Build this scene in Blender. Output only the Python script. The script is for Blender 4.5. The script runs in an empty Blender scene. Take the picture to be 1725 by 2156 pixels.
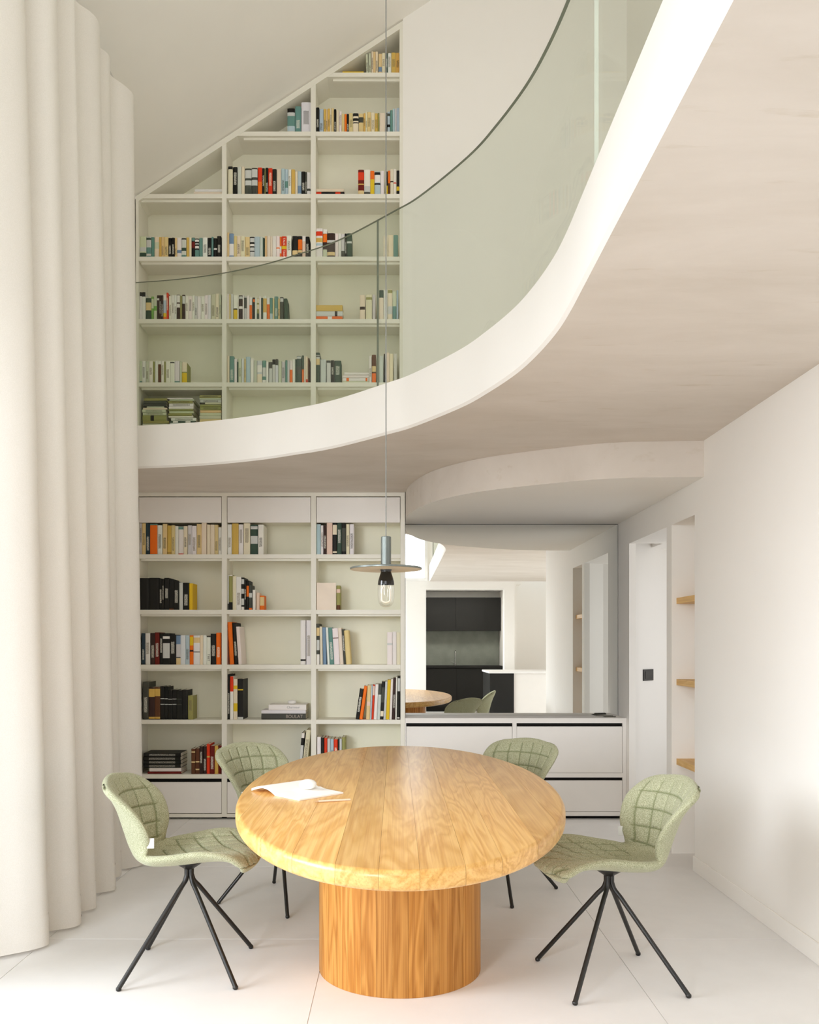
import bpy, bmesh, math, random
from mathutils import Vector, Matrix

# ------------------------------------------------------------------ camera, world, light, exposure
sc = bpy.context.scene
COL = sc.collection
W_PX, H_PX, F_PX, VX, VY = 1725.0, 2156.0, 1800.0, 834.0, 1360.0
EYE = 1.32
XR0 = 1.755
cam_d = bpy.data.cameras.new('camera')
cam_d.sensor_fit = 'HORIZONTAL'
cam_d.sensor_width = 36.0
cam_d.lens = F_PX / W_PX * 36.0
cam_d.shift_x = (W_PX / 2 - VX) / W_PX
cam_d.shift_y = (VY - H_PX / 2) / W_PX
cam_d.clip_start = 0.05
cam = bpy.data.objects.new('camera', cam_d)
cam.location = (0, 0, EYE)
cam.rotation_euler = (math.pi / 2, 0, 0)
COL.objects.link(cam)
sc.camera = cam

wd = bpy.data.worlds.new('sky')
wd.use_nodes = True
bgn = wd.node_tree.nodes['Background']
bgn.inputs[0].default_value = (0.93, 0.97, 1.0, 1)
bgn.inputs[1].default_value = 1.2
sc.world = wd


def area(name, loc, rot, sx, sy, power, col):
    l = bpy.data.lights.new(name, 'AREA')
    l.shape = 'RECTANGLE'
    l.size, l.size_y = sx, sy
    l.energy = power
    l.color = col
    o = bpy.data.objects.new(name, l)
    o.location = loc
    o.rotation_euler = rot
    COL.objects.link(o)
    return o


# daylight through the tall glazing in the curtain wall, through the roof light over the mezzanine,
# with added fill lights at the upper front wall and in the kitchen
def aimed(name, loc, target, sx, sy, power, col):
    o = area(name, loc, (0, 0, 0), sx, sy, power, col)
    o.rotation_euler = (Vector(target) - Vector(loc)).to_track_quat('-Z', 'Y').to_euler()
    return o


DAY = (0.895, 0.935, 1.0)
aimed('window_daylight', (-9.0, 1.9, 4.0), (0.6, 4.0, 0.8), 7.0, 5.0, 1900, DAY)
aimed('garden_daylight', (-3.9, -5.6, 2.6), (0.2, 6.5, 1.0), 2.8, 2.6, 2000, DAY)
area('upper_front_fill', (-0.69, -1.97, 3.9), (math.pi / 2, 0, 0), 2.42, 2.7, 72, DAY)  # added fill light in front of the solid upper wall
area('roof_daylight', (1.0, 2.4, 6.55), (0, math.radians(-33), 0), 1.4, 3.4, 22, DAY)
area('kitchen_side_fill', (3.5, 0.6, 1.5), (0, math.pi / 2, 0), 2.0, 3.0, 15, DAY)  # added ambient fill, no window is built here
area('passage_daylight', (XR0 + .85, 6.0, 1.2), (0, math.pi / 2, 0), 1.7, 1.6, 6, DAY)
area('kitchen_top_fill', (1.1, -3.1, 2.44), (0, 0, 0), 1.6, 0.5, 30, (1.0, 0.97, 0.92))  # added fill to brighten the kitchen splashback, no lamp is built

vs = sc.view_settings
sc.display_settings.display_device = 'sRGB'
vs.view_transform = 'Standard'
vs.look = 'None'
vs.gamma = 1.0
vs.use_curve_mapping = False
vs.exposure = -0.15
cy = sc.cycles
cy.use_denoising = True
cy.max_bounces = 14
cy.diffuse_bounces = 10
cy.glossy_bounces = 5
cy.transmission_bounces = 8
cy.transparent_max_bounces = 12
cy.caustics_reflective = False
cy.caustics_refractive = False
cy.sample_clamp_indirect = 8.0

rnd = random.Random(7)


# ------------------------------------------------------------------ helpers
def lin(c):
    return tuple(((v / 255) / 12.92 if v / 255 <= 0.04045 else ((v / 255 + 0.055) / 1.055) ** 2.4) for v in c)


def at(px, py, Y):
    return Vector(((px - VX) * Y / F_PX, Y, EYE - (py - VY) * Y / F_PX))


def material(name):
    m = bpy.data.materials.new(name)
    m.use_nodes = True
    nt = m.node_tree
    return m, nt, nt.nodes['Principled BSDF']


def N(nt, typ, **kw):
    n = nt.nodes.new(typ)
    for k, v in kw.items():
        setattr(n, k, v)
    return n


def ramp(nt, fac, c0, c1, p0=0.0, p1=1.0):
    r = N(nt, 'ShaderNodeValToRGB')
    r.color_ramp.elements[0].position, r.color_ramp.elements[1].position = p0, p1
    r.color_ramp.elements[0].color, r.color_ramp.elements[1].color = (*c0, 1), (*c1, 1)
    nt.links.new(fac, r.inputs[0])
    return r


def coords(nt, scale, per_object=False):
    tc = N(nt, 'ShaderNodeTexCoord')
    mp = N(nt, 'ShaderNodeMapping')
    mp.inputs['Scale'].default_value = scale
    nt.links.new(tc.outputs['Object'], mp.inputs[0])
    if per_object:
        oi = N(nt, 'ShaderNodeObjectInfo')
        ml = N(nt, 'ShaderNodeMath', operation='MULTIPLY')
        ml.inputs[1].default_value = 37.0
        nt.links.new(oi.outputs['Random'], ml.inputs[0])
        cb = N(nt, 'ShaderNodeCombineXYZ')
        for i in range(3):
            nt.links.new(ml.outputs[0], cb.inputs[i])
        nt.links.new(cb.outputs[0], mp.inputs['Location'])
    return mp


def noise(nt, vec, scale, detail=3, rough=0.55, dist=0.0):
    n = N(nt, 'ShaderNodeTexNoise')
    n.inputs['Scale'].default_value = scale
    n.inputs['Detail'].default_value = detail
    n.inputs['Roughness'].default_value = rough
    n.inputs['Distortion'].default_value = dist
    nt.links.new(vec.outputs[0], n.inputs['Vector'])
    return n


def bump(nt, bs, height, strength, dist):
    b = N(nt, 'ShaderNodeBump')
    b.inputs['Strength'].default_value = strength
    b.inputs['Distance'].default_value = dist
    nt.links.new(height, b.inputs['Height'])
    nt.links.new(b.outputs[0], bs.inputs['Normal'])


def plain(name, rgb, rough=0.6, metal=0.0, spec=0.5, var=0.04, scale=6.0, bmp=0.0):
    m, nt, bs = material(name)
    c = lin(rgb)
    mp = coords(nt, (1, 1, 1))
    n = noise(nt, mp, scale)
    r = ramp(nt, n.outputs['Fac'], [v * (1 - var) for v in c], [min(1, v * (1 + var)) for v in c], 0.3, 0.7)
    nt.links.new(r.outputs[0], bs.inputs['Base Color'])
    bs.inputs['Roughness'].default_value = rough
    bs.inputs['Metallic'].default_value = metal
    bs.inputs['Specular IOR Level'].default_value = spec
    if bmp:
        n2 = noise(nt, mp, scale * 40, 2)
        bump(nt, bs, n2.outputs['Fac'], bmp, 0.002)
    return m


M = {}
M['wall'] = plain('wall_plaster', (245, 242, 237), 0.9, spec=0.2, var=0.012, scale=1.5)
M['ceil'] = plain('ceiling_plaster', (245, 242, 236), 0.9, spec=0.2, var=0.012, scale=1.5)
M['paint'] = plain('warm_white_lacquer', (236, 233, 221), 0.55, spec=0.3, var=0.01)
M['back'] = plain('bookcase_back_paint', (236, 234, 216), 0.7, spec=0.25, var=0.012)
M['front'] = plain('cabinet_front_lacquer', (240, 236, 231), 0.5, spec=0.3, var=0.01)
M['gap'] = plain('dark_recess', (22, 20, 18), 0.8, spec=0.2)
M['black'] = plain('black_metal', (24, 22, 19), 0.38, metal=0.0, spec=0.5)
M['grout'] = plain('grout', (226, 223, 219), 0.9)
M['white'] = plain('white_satin', (240, 238, 235), 0.5)
M['paper'] = plain('paper', (246, 243, 238), 0.8, var=0.015)
M['lampgrey'] = plain('grey_lamp_metal', (112, 118, 114), 0.35, metal=0.45)
M['lampunder'] = plain('pale_lamp_underside', (205, 200, 184), 0.6)
M['steel'] = plain('steel', (170, 172, 170), 0.25, metal=1.0)
M['kblack'] = plain('kitchen_black_lacquer', (27, 26, 23), 0.6, spec=0.3)
M['kstone'] = plain('grey_stone', (128, 132, 122), 0.5, var=0.12, scale=5)
M['tagw'] = plain('white_woven_tag', (238, 238, 240), 0.8)
M['glassedge'] = plain('green_glass_edge', (112, 118, 104), 0.15, spec=0.6)
M['glassedge_lit'] = plain('lit_glass_edge', (222, 226, 218), 0.2, spec=0.6)  # same glass edge, reflected light painted in as a paler colour
M['alu'] = plain('brushed_track', (200, 198, 192), 0.4, metal=0.5)


def mat_tile():
    m, nt, bs = material('pale_stone_tile')
    mp = coords(nt, (1, 1, 1), True)
    n = noise(nt, mp, 3.0, 6, 0.6)
    r = ramp(nt, n.outputs['Fac'], lin((232, 231, 230)), lin((239, 238, 237)), 0.3, 0.7)
    nt.links.new(r.outputs[0], bs.inputs['Base Color'])
    bs.inputs['Roughness'].default_value = 0.5
    bs.inputs['Specular IOR Level'].default_value = 0.4
    n2 = noise(nt, mp, 60, 3)
    bump(nt, bs, n2.outputs['Fac'], 0.05, 0.002)
    return m


def mat_concrete():
    m, nt, bs = material('cast_concrete')
    mp = coords(nt, (1.0, 2.6, 1.6))
    n = noise(nt, mp, 1.3, 8, 0.62, 0.4)
    r = ramp(nt, n.outputs['Fac'], lin((212, 203, 192)), lin((224, 216, 207)), 0.3, 0.68)
    st = coords(nt, (1.2, 7.0, 3.0))
    n2 = noise(nt, st, 3.0, 6, 0.6)
    r2 = ramp(nt, n2.outputs['Fac'], (1, 1, 1), (0.86, 0.83, 0.76), 0.62, 0.78)
    mx = N(nt, 'ShaderNodeMix', data_type='RGBA', blend_type='MULTIPLY')
    mx.inputs[0].default_value = 0.9
    nt.links.new(r.outputs[0], mx.inputs[6])
    nt.links.new(r2.outputs[0], mx.inputs[7])
    nt.links.new(mx.outputs[2], bs.inputs['Base Color'])
    bs.inputs['Roughness'].default_value = 0.85
    bs.inputs['Specular IOR Level'].default_value = 0.2
    return m


def mat_wood(name, axis, c0, c1, c2, rough, spec):
    m, nt, bs = material(name)
    sc_ = {'Y': (5.0, 0.55, 5.0), 'Z': (6.0, 6.0, 0.5), 'X': (0.55, 5, 5)}[axis]
    mp = coords(nt, sc_, True)
    n = noise(nt, mp, 1.6, 3, 0.5, 0.6)
    w = N(nt, 'ShaderNodeMath', operation='MULTIPLY')
    w.inputs[1].default_value = 9.0
    nt.links.new(n.outputs['Fac'], w.inputs[0])
    fr = N(nt, 'ShaderNodeMath', operation='PINGPONG')
    fr.inputs[1].default_value = 0.5
    nt.links.new(w.outputs[0], fr.inputs[0])
    r = ramp(nt, fr.outputs[0], lin(c0), lin(c1), 0.02, 0.42)
    fine = coords(nt, tuple(v * (34 if v > 1 else 3.2) for v in sc_), True)
    n2 = noise(nt, fine, 1.0, 3, 0.6)
    r2 = ramp(nt, n2.outputs['Fac'], lin(c2), (1, 1, 1), 0.3, 0.55)
    mx = N(nt, 'ShaderNodeMix', data_type='RGBA', blend_type='MULTIPLY')
    mx.inputs[0].default_value = 0.32
    nt.links.new(r.outputs[0], mx.inputs[6])
    nt.links.new(r2.outputs[0], mx.inputs[7])
    oi = N(nt, 'ShaderNodeObjectInfo')
    mr = N(nt, 'ShaderNodeMapRange')
    mr.inputs['To Min'].default_value, mr.inputs['To Max'].default_value = 0.86, 1.1
    nt.links.new(oi.outputs['Random'], mr.inputs[0])
    hs = N(nt, 'ShaderNodeHueSaturation')
    nt.links.new(mr.outputs[0], hs.inputs['Value'])
    nt.links.new(mx.outputs[2], hs.inputs['Color'])
    nt.links.new(hs.outputs[0], bs.inputs['Base Color'])
    bs.inputs['Roughness'].default_value = rough
    bs.inputs['Specular IOR Level'].default_value = spec
    bump(nt, bs, n2.outputs['Fac'], 0.06, 0.001)
    return m


def mat_felt(name='sage_felt', shaded_grooves=False):
    m, nt, bs = material(name)
    mp = coords(nt, (1, 1, 1))
    n = noise(nt, mp, 420, 2, 0.7)
    r = ramp(nt, n.outputs['Fac'], lin((110, 115, 78)), lin((206, 205, 177)), 0.32, 0.68)
    if shaded_grooves:                       # shade of the quilting grooves painted into the felt colour
        a = N(nt, 'ShaderNodeAttribute', attribute_name='groove_shade')
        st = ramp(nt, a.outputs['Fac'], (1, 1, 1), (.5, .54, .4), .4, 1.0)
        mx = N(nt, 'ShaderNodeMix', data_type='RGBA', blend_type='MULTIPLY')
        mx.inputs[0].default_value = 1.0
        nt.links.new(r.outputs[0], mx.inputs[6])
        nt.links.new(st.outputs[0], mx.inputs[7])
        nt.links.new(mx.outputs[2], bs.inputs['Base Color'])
    else:
        nt.links.new(r.outputs[0], bs.inputs['Base Color'])
    bs.inputs['Roughness'].default_value = 0.95
    bs.inputs['Specular IOR Level'].default_value = 0.1
    bs.inputs['Sheen Weight'].default_value = 0.25
    bs.inputs['Sheen Roughness'].default_value = 0.5
    bs.inputs['Sheen Tint'].default_value = (0.9, 0.93, 0.8, 1)
    n2 = noise(nt, mp, 260, 2)
    bump(nt, bs, n2.outputs['Fac'], 0.25, 0.002)
    return m


def mat_drape():
    m, nt, bs = material('ivory_drape')
    mp = coords(nt, (1, 1, 1))
    n = noise(nt, mp, 300, 2)
    r = ramp(nt, n.outputs['Fac'], lin((232, 228, 220)), lin((240, 236, 230)), 0.3, 0.7)
    nt.links.new(r.outputs[0], bs.inputs['Base Color'])
    bs.inputs['Roughness'].default_value = 0.9
    bs.inputs['Specular IOR Level'].default_value = 0.1
    tr = N(nt, 'ShaderNodeBsdfTranslucent')
    nt.links.new(r.outputs[0], tr.inputs[0])
    mix = N(nt, 'ShaderNodeMixShader')
    mix.inputs[0].default_value = 0.18
    nt.links.new(bs.outputs[0], mix.inputs[1])
    nt.links.new(tr.outputs[0], mix.inputs[2])
    nt.links.new(mix.outputs[0], nt.nodes['Material Output'].inputs[0])
    return m


def mat_glass(name, tint, fac_scale=1.0, rough=0.0, cap_=1.0):
    m = bpy.data.materials.new(name)
    m.use_nodes = True
    nt = m.node_tree
    nt.nodes.remove(nt.nodes['Principled BSDF'])
    t = N(nt, 'ShaderNodeBsdfTransparent')
    t.inputs[0].default_value = (*tint, 1)
    g = N(nt, 'ShaderNodeBsdfGlossy')
    g.inputs['Roughness'].default_value = rough
    g.inputs[0].default_value = (0.95, 0.97, 0.96, 1)
    fr = N(nt, 'ShaderNodeFresnel')
    fr.inputs[0].default_value = 1.45
    ml = N(nt, 'ShaderNodeMath', operation='MULTIPLY')
    ml.inputs[1].default_value = fac_scale
    nt.links.new(fr.outputs[0], ml.inputs[0])
    mix = N(nt, 'ShaderNodeMixShader')
    cap = N(nt, 'ShaderNodeMath', operation='MINIMUM')
    cap.inputs[1].default_value = cap_
    nt.links.new(ml.outputs[0], cap.inputs[0])
    nt.links.new(cap.outputs[0], mix.inputs[0])
    nt.links.new(t.outputs[0], mix.inputs[1])
    nt.links.new(g.outputs[0], mix.inputs[2])
    nt.links.new(mix.outputs[0], nt.nodes['Material Output'].inputs[0])
    return m


def mat_mirror():
    m, nt, bs = material('silvered_mirror')
    bs.inputs['Base Color'].default_value = (0.93, 0.945, 0.925, 1)
    bs.inputs['Metallic'].default_value = 1.0
    bs.inputs['Roughness'].default_value = 0.0
    return m


def mat_book():
    m, nt, bs = material('printed_book_cover')
    a = N(nt, 'ShaderNodeAttribute', attribute_name='bcol')
    t = N(nt, 'ShaderNodeAttribute', attribute_name='tit')
    uv = N(nt, 'ShaderNodeUVMap', uv_map='spine')
    mp = N(nt, 'ShaderNodeMapping')
    mp.inputs['Scale'].default_value = (330, 300, 1)
    nt.links.new(uv.outputs[0], mp.inputs[0])
    n = noise(nt, mp, 1.0, 1, 0.4)
    th = N(nt, 'ShaderNodeMath', operation='GREATER_THAN')
    th.inputs[1].default_value = 0.5
    nt.links.new(n.outputs['Fac'], th.inputs[0])
    ml = N(nt, 'ShaderNodeMath', operation='MULTIPLY')
    nt.links.new(th.outputs[0], ml.inputs[0])
    nt.links.new(t.outputs['Alpha'], ml.inputs[1])
    mx = N(nt, 'ShaderNodeMix', data_type='RGBA')
    nt.links.new(ml.outputs[0], mx.inputs[0])
    nt.links.new(a.outputs['Color'], mx.inputs[6])
    nt.links.new(t.outputs['Color'], mx.inputs[7])
    nt.links.new(mx.outputs[2], bs.inputs['Base Color'])
    bs.inputs['Roughness'].default_value = 0.6
    bs.inputs['Specular IOR Level'].default_value = 0.25
    return m


M['tile'] = mat_tile()
M['concrete'] = mat_concrete()
M['oak_y'] = mat_wood('honey_oak_top', 'Y', (213, 161, 86), (231, 185, 114), (196, 134, 66), 0.3, 0.5)
M['oak_z'] = mat_wood('honey_oak_base', 'Z', (170, 112, 44), (198, 141, 70), (150, 88, 30), 0.5, 0.3)
M['oak_s'] = mat_wood('oak_shelf', 'Y', (214, 172, 104), (224, 184, 118), (200, 150, 84), 0.5, 0.3)
M['felt'] = mat_felt()
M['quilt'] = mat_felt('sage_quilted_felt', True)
M['drape'] = mat_drape()
M['glass'] = mat_glass('balustrade_glass', (0.92, 0.94, 0.91), 0.5, 0.0, 0.05)
M['bulbglass'] = mat_glass('clear_bulb_glass', (0.97, 0.965, 0.955), 0.8, 0.0, 0.3)
M['mirror'] = mat_mirror()
M['book'] = mat_book()


class MB:
    def __init__(s):
        s.v, s.f, s.mi = [], [], []

    def add(s, vs_, fs_, mi=0):
        b = len(s.v)
        s.v += [tuple(p) for p in vs_]
        for f in fs_:
            s.f.append([b + i for i in f])
            s.mi.append(mi)

    def box(s, x0, x1, y0, y1, z0, z1, mi=0, ch=0.0):
        if ch <= 0:
            vs_ = [(x, y, z) for z in (z0, z1) for y in (y0, y1) for x in (x0, x1)]
            s.add(vs_, [(0, 2, 3, 1), (4, 5, 7, 6), (0, 1, 5, 4), (2, 6, 7, 3), (0, 4, 6, 2), (1, 3, 7, 5)], mi)
        else:
            bm = bmesh.new()
            bmesh.ops.create_cube(bm, size=1)
            for v in bm.verts:
                v.co = ((x0 + x1) / 2 + v.co.x * (x1 - x0), (y0 + y1) / 2 + v.co.y * (y1 - y0), (z0 + z1) / 2 + v.co.z * (z1 - z0))
            bmesh.ops.bevel(bm, geom=bm.edges[:], offset=ch, segments=1, affect='EDGES')
            bm.verts.index_update()
            s.add([v.co for v in bm.verts], [[v.index for v in f.verts] for f in bm.faces], mi)
            bm.free()

    def lathe(s, prof, cx, cy, seg=48, mi=0, caps=True):
        vs_, fs_ = [], []
        n = len(prof)
        for i in range(seg):
            a = 2 * math.pi * i / seg
            for r, z in prof:
                vs_.append((cx + r * math.cos(a), cy + r * math.sin(a), z))
        for i in range(seg):
            j = (i + 1) % seg
            for k in range(n - 1):
                fs_.append((i * n + k, j * n + k, j * n + k + 1, i * n + k + 1))
        if caps:
            fs_.append([i * n for i in range(seg)][::-1])
            fs_.append([i * n + n - 1 for i in range(seg)])
        s.add(vs_, fs_, mi)

    def tube(s, pts, r, seg=12, mi=0):
        pts = [Vector(p) for p in pts]
        rings = []
        up = Vector((0.013, 1, 0.017)).normalized()
        for i, p in enumerate(pts):
            d = (pts[min(i + 1, len(pts) - 1)] - pts[max(i - 1, 0)]).normalized()
            a = d.cross(up).normalized()
            b = d.cross(a).normalized()
            rr = r[i] if isinstance(r, (list, tuple)) else r
            rings.append([p + (a * math.cos(2 * math.pi * k / seg) + b * math.sin(2 * math.pi * k / seg)) * rr for k in range(seg)])
        vs_ = [q for ring in rings for q in ring]
        fs_ = []
        for i in range(len(rings) - 1):
            for k in range(seg):
                l = (k + 1) % seg
                fs_.append((i * seg + k, i * seg + l, (i + 1) * seg + l, (i + 1) * seg + k))
        fs_.append(list(range(seg))[::-1])
        fs_.append([(len(rings) - 1) * seg + k for k in range(seg)])
        s.add(vs_, fs_, mi)

    def prism(s, poly, z0, z1, mi_side=0, mi_top=0, mi_bot=0):
        n = len(poly)
        b = len(s.v)
        s.v += [(x, y, z0) for x, y in poly] + [(x, y, z1) for x, y in poly]
        for i in range(n):
            j = (i + 1) % n
            s.f.append([b + i, b + j, b + n + j, b + n + i]); s.mi.append(mi_side)
        s.f.append([b + i for i in range(n)][::-1]); s.mi.append(mi_bot)
        s.f.append([b + n + i for i in range(n)]); s.mi.append(mi_top)

    def build(s, name, mats, parent=None, smooth=False, fix=True, origin=None):
        me = bpy.data.meshes.new(name)
        o = origin or (0, 0, 0)
        me.from_pydata([(x - o[0], y - o[1], z - o[2]) for x, y, z in s.v], [], s.f)
        mats = mats if isinstance(mats, (list, tuple)) else [mats]
        for m in mats:
            me.materials.append(m)
        for p, i in zip(me.polygons, s.mi):
            p.material_index = i
        if fix:
            bm = bmesh.new()
            bm.from_mesh(me)
            bmesh.ops.recalc_face_normals(bm, faces=bm.faces[:])
            bm.to_mesh(me)
            bm.free()
        if smooth:
            for p in me.polygons:
                p.use_smooth = True
            if smooth != 'all':
                me.set_sharp_from_angle(angle=math.radians(smooth if isinstance(smooth, (int, float)) and smooth > 1 else 35))
        ob = bpy.data.objects.new(name, me)
        if origin:
            ob.location = origin
        COL.objects.link(ob)
        if parent:
            ob.parent = parent
            if origin:
                ob.location = Vector(origin) - parent.location if parent.rotation_euler == (0, 0, 0) else ob.location
            elif parent.type == 'EMPTY':
                ob.matrix_parent_inverse = Matrix.Translation(-Vector(parent.location))
        return ob


def tag(o, label, cat, group=None):
    o['label'] = label
    o['category'] = cat
    if group:
        o['group'] = group
    return o


def struct(o):
    o['kind'] = 'structure'
    return o


def thing(name, label, cat, loc=(0, 0, 0), rz=0.0, group=None):
    o = bpy.data.objects.new(name, None)
    o.empty_display_size = 0.1
    o.location = loc
    o.rotation_euler = (0, 0, rz)
    COL.objects.link(o)
    return tag(o, label, cat, group)


def box_part(name, mat, parent, x0, x1, y0, y1, z0, z1, ch=0.0):
    b = MB()
    b.box(x0, x1, y0, y1, z0, z1, 0, ch)
    return b.build(name, mat, parent)


def catmull(pts, per=8):
    P = [Vector(p) for p in pts]
    out = []
    for i in range(len(P) - 1):
        p0 = P[i - 1] if i else P[0] * 2 - P[1]
        p1, p2 = P[i], P[i + 1]
        p3 = P[i + 2] if i + 2 < len(P) else P[-1] * 2 - P[-2]
        for k in range(per):
            t = k / per
            out.append(0.5 * ((2 * p1) + (p2 - p0) * t + (2 * p0 - 5 * p1 + 4 * p2 - p3) * t * t + (3 * p1 - p0 - 3 * p2 + p3) * t ** 3))
    out.append(P[-1])
    return out


def interp(tab, t):
    if t <= tab[0][0]:
        return tab[0][1]
    for (a, va), (b, vb) in zip(tab, tab[1:]):
        if t <= b:
            k = (t - a) / (b - a)
            return va + (vb - va) * k
    return tab[-1][1]


def spline(tab, t):
    """monotone-ish cubic through a table"""
    n = len(tab)
    if t <= tab[0][0]:
        return tab[0][1]
    if t >= tab[-1][0]:
        return tab[-1][1]
    for i in range(n - 1):
        if t <= tab[i + 1][0]:
            break
    x0, y0 = tab[i]
    x1, y1 = tab[i + 1]
    h = x1 - x0
    m0 = (y1 - tab[i - 1][1]) / (x1 - tab[i - 1][0]) if i else (y1 - y0) / h
    m1 = (tab[i + 2][1] - y0) / (tab[i + 2][0] - x0) if i + 2 < n else (y1 - y0) / h
    k = (t - x0) / h
    return ((2 * k ** 3 - 3 * k * k + 1) * y0 + (k ** 3 - 2 * k * k + k) * h * m0 + (-2 * k ** 3 + 3 * k * k) * y1 + (k ** 3 - k * k) * h * m1)


# ------------------------------------------------------------------ large structure
YB, YW = 6.5, 6.78            # front plane of the bookcases, face of the rear wall
XL, XR = -2.06, 1.755         # left glazed wall, right wall
ZS, ZT, ZL = 2.49, 2.771, 2.283   # slab soffit, slab top, lower ceiling over the mirror
roof = lambda x: 6.054 + 0.657 * x
YC = -2.0                     # wall behind the camera

b = MB(); b.box(-2.9, 3.8, -4.6, 7.4, -0.12, -0.004)
floor = struct(b.build('floor', M['grout']))
xs = [-2.83, -1.57, -0.31, 0.95, 2.21, 3.47]
ys = [-3.71, -2.45, -1.19, 0.07, 1.33, 2.59, 3.85, 5.11, 6.37, 7.4]
for i in range(len(xs) - 1):
    for j in range(len(ys) - 1):
        b = MB(); b.box(xs[i] + .0016, xs[i + 1] - .0016, ys[j] + .0016, ys[j + 1] - .0016, -0.004, 0.0)
        b.build('tile', M['tile'], floor)

# rear wall: lower part behind bookcase and mirror, upper part flush with the bookcase front beside it
b = MB()
b.box(XL, XR + .9, YW + .12, YW + .3, 0, ZS + .3)
b.box(XL, XR + .3, YW + .12, YW + .3, ZS + .3, 7.6)
xr_u = (848.5 - VX) * YB / F_PX
b.box(xr_u, XR + .3, YB, YW + .12, ZT, 7.6)                      # wall beside the upper bookcase
b.box(.07, XR + .05, 6.765, YW + .13, 0, ZS)                      # wall behind the mirror
struct(b.build('wall_rear', M['wall']))

# sloping roof
b = MB()
x0, x1 = XL - .2, XR + .4
b.add([(x0, -2.3, roof(x0)), (x1, -2.3, roof(x1)), (x1, YB + .02, roof(x1)), (x0, YB + .02, roof(x0)),
       (x0, -2.3, roof(x0) + .2), (x1, -2.3, roof(x1) + .2), (x1, YB + .02, roof(x1) + .2), (x0, YB + .02, roof(x0) + .2)],
      [(0, 1, 2, 3), (7, 6, 5, 4), (0, 4, 5, 1), (1, 5, 6, 2), (2, 6, 7, 3), (3, 7, 4, 0)])
# gable wall over the bookcase slope
xa = (288 - VX) * YB / F_PX
b.add([(XL - .2, YB + .02, roof(XL - .2) - .02), (XL - .2, YB + .02, 7.6), (xr_u, YB + .02, 7.6), (xr_u, YB + .02, roof(xr_u) - .02),
       (XL - .2, YB + .3, roof(XL - .2) - .02), (XL - .2, YB + .3, 7.6), (xr_u, YB + .3, 7.6), (xr_u, YB + .3, roof(xr_u) - .02)],
      [(0, 1, 2, 3), (7, 6, 5, 4), (0, 4, 5, 1), (1, 5, 6, 2), (2, 6, 7, 3), (3, 7, 4, 0)])
struct(b.build('ceiling', M['ceil']))

# left wall: solid behind the curtain, wide low glazing towards the camera
b = MB()
b.box(XL - .2, XL, 3.22, YW + .3, 0, 5.0)  # closed here so no light leaks in behind the curtain
b.box(XL - .2, XL, YC - .2, 3.22, 2.62, 5.0)  # header added low to block daylight from the upper rear wall
struct(b.build('wall_left', M['wall']))
gl = mat_glass('window_glass', (0.99, 0.995, 0.99), 0.5)
win = thing('window_1', 'x', 'window', (XL - .1, .6, 0))
del win['label'], win['category']
struct(win)
for y in (-2.0, -0.26, 1.48, 3.17):
    box_part('mullion', M['white'], win, XL - .12, XL - .06, y, y + .05, 0, 2.61)
for z in (0.0, 2.56):
    box_part('transom', M['white'], win, XL - .115, XL - .065, -1.95, 3.17, z, z + .05)
for y in (-1.95, -.21, 1.53):
    box_part('pane', gl, win, XL - .094, XL - .086, y, y + (1.69 if y < 1 else 1.64), .05, 2.56)
win = thing('fill_frame', 'x', 'window', (-.68, YC + .02, 3.9))  # frame added round the upper fill light, solid wall behind
del win['label'], win['category']
struct(win)
for x in (-1.95, .53):
    box_part('jamb', M['white'], win, x, x + .04, YC, YC + .05, 2.5, 5.3)
for z in (2.5, 5.26):
    box_part('transom', M['white'], win, -1.91, .53, YC, YC + .05, z, z + .04)

# right wall with splayed opening and shelf niche
HD = 2.09
YN0, YN1, YO0, YO1 = 5.02, 5.44, 5.54, 6.43
b = MB()
b.box(XR, XR + .25, 3.5, YN0, 0, ZS)
b.box(XR + .2, XR + .25, YN0, YN1, 0, ZS)                 # back of the niche
b.box(XR, XR + .2, YN0, YN1, HD, ZS)
b.prism([(XR, YN1), (XR, YO0), (XR + .1, YO0 - .2), (XR + .25, YO0 - .5), (XR + .25, YN1 - .1), (XR + .2, YN1 - .1), (XR + .2, YN1)][:2] +
        [(XR + .05, YO0), (XR + .2, YN1)], 0, HD)
b.box(XR, XR + .25, YN1, YO1, HD, ZS)
b.box(XR, XR + .05, YO1, YW + .13, 0, ZS)
b.prism([(XR + .04, YO1 + .03), (XR + .9, YO1 + .99), (XR + .8, YO1 + 1.1), (XR + .04, YO1 + .3)], 0, ZS)
b.prism([(XR + .25, 5.03), (XR + .9, 3.6), (XR + .98, 3.65), (XR + .3, 5.2)], 0, ZS)
b.box(XR + .9, XR + 1.0, 3.5, 7.5, 0, ZS)
b.box(XR + .25, XR + 1.0, 3.5, 7.5, HD, ZS)
struct(b.build('wall_right', M['wall']))
b = MB(); b.box(XR, XR + .25, YC, YW, ZT, 7.6)
struct(b.build('wall_upper_right', M['wall']))
b = MB()
b.box(XR - .012, XR, 3.5, YN0, 0, .09, 0, .003)
struct(b.build('baseboard_right', M['wall']))

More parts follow.
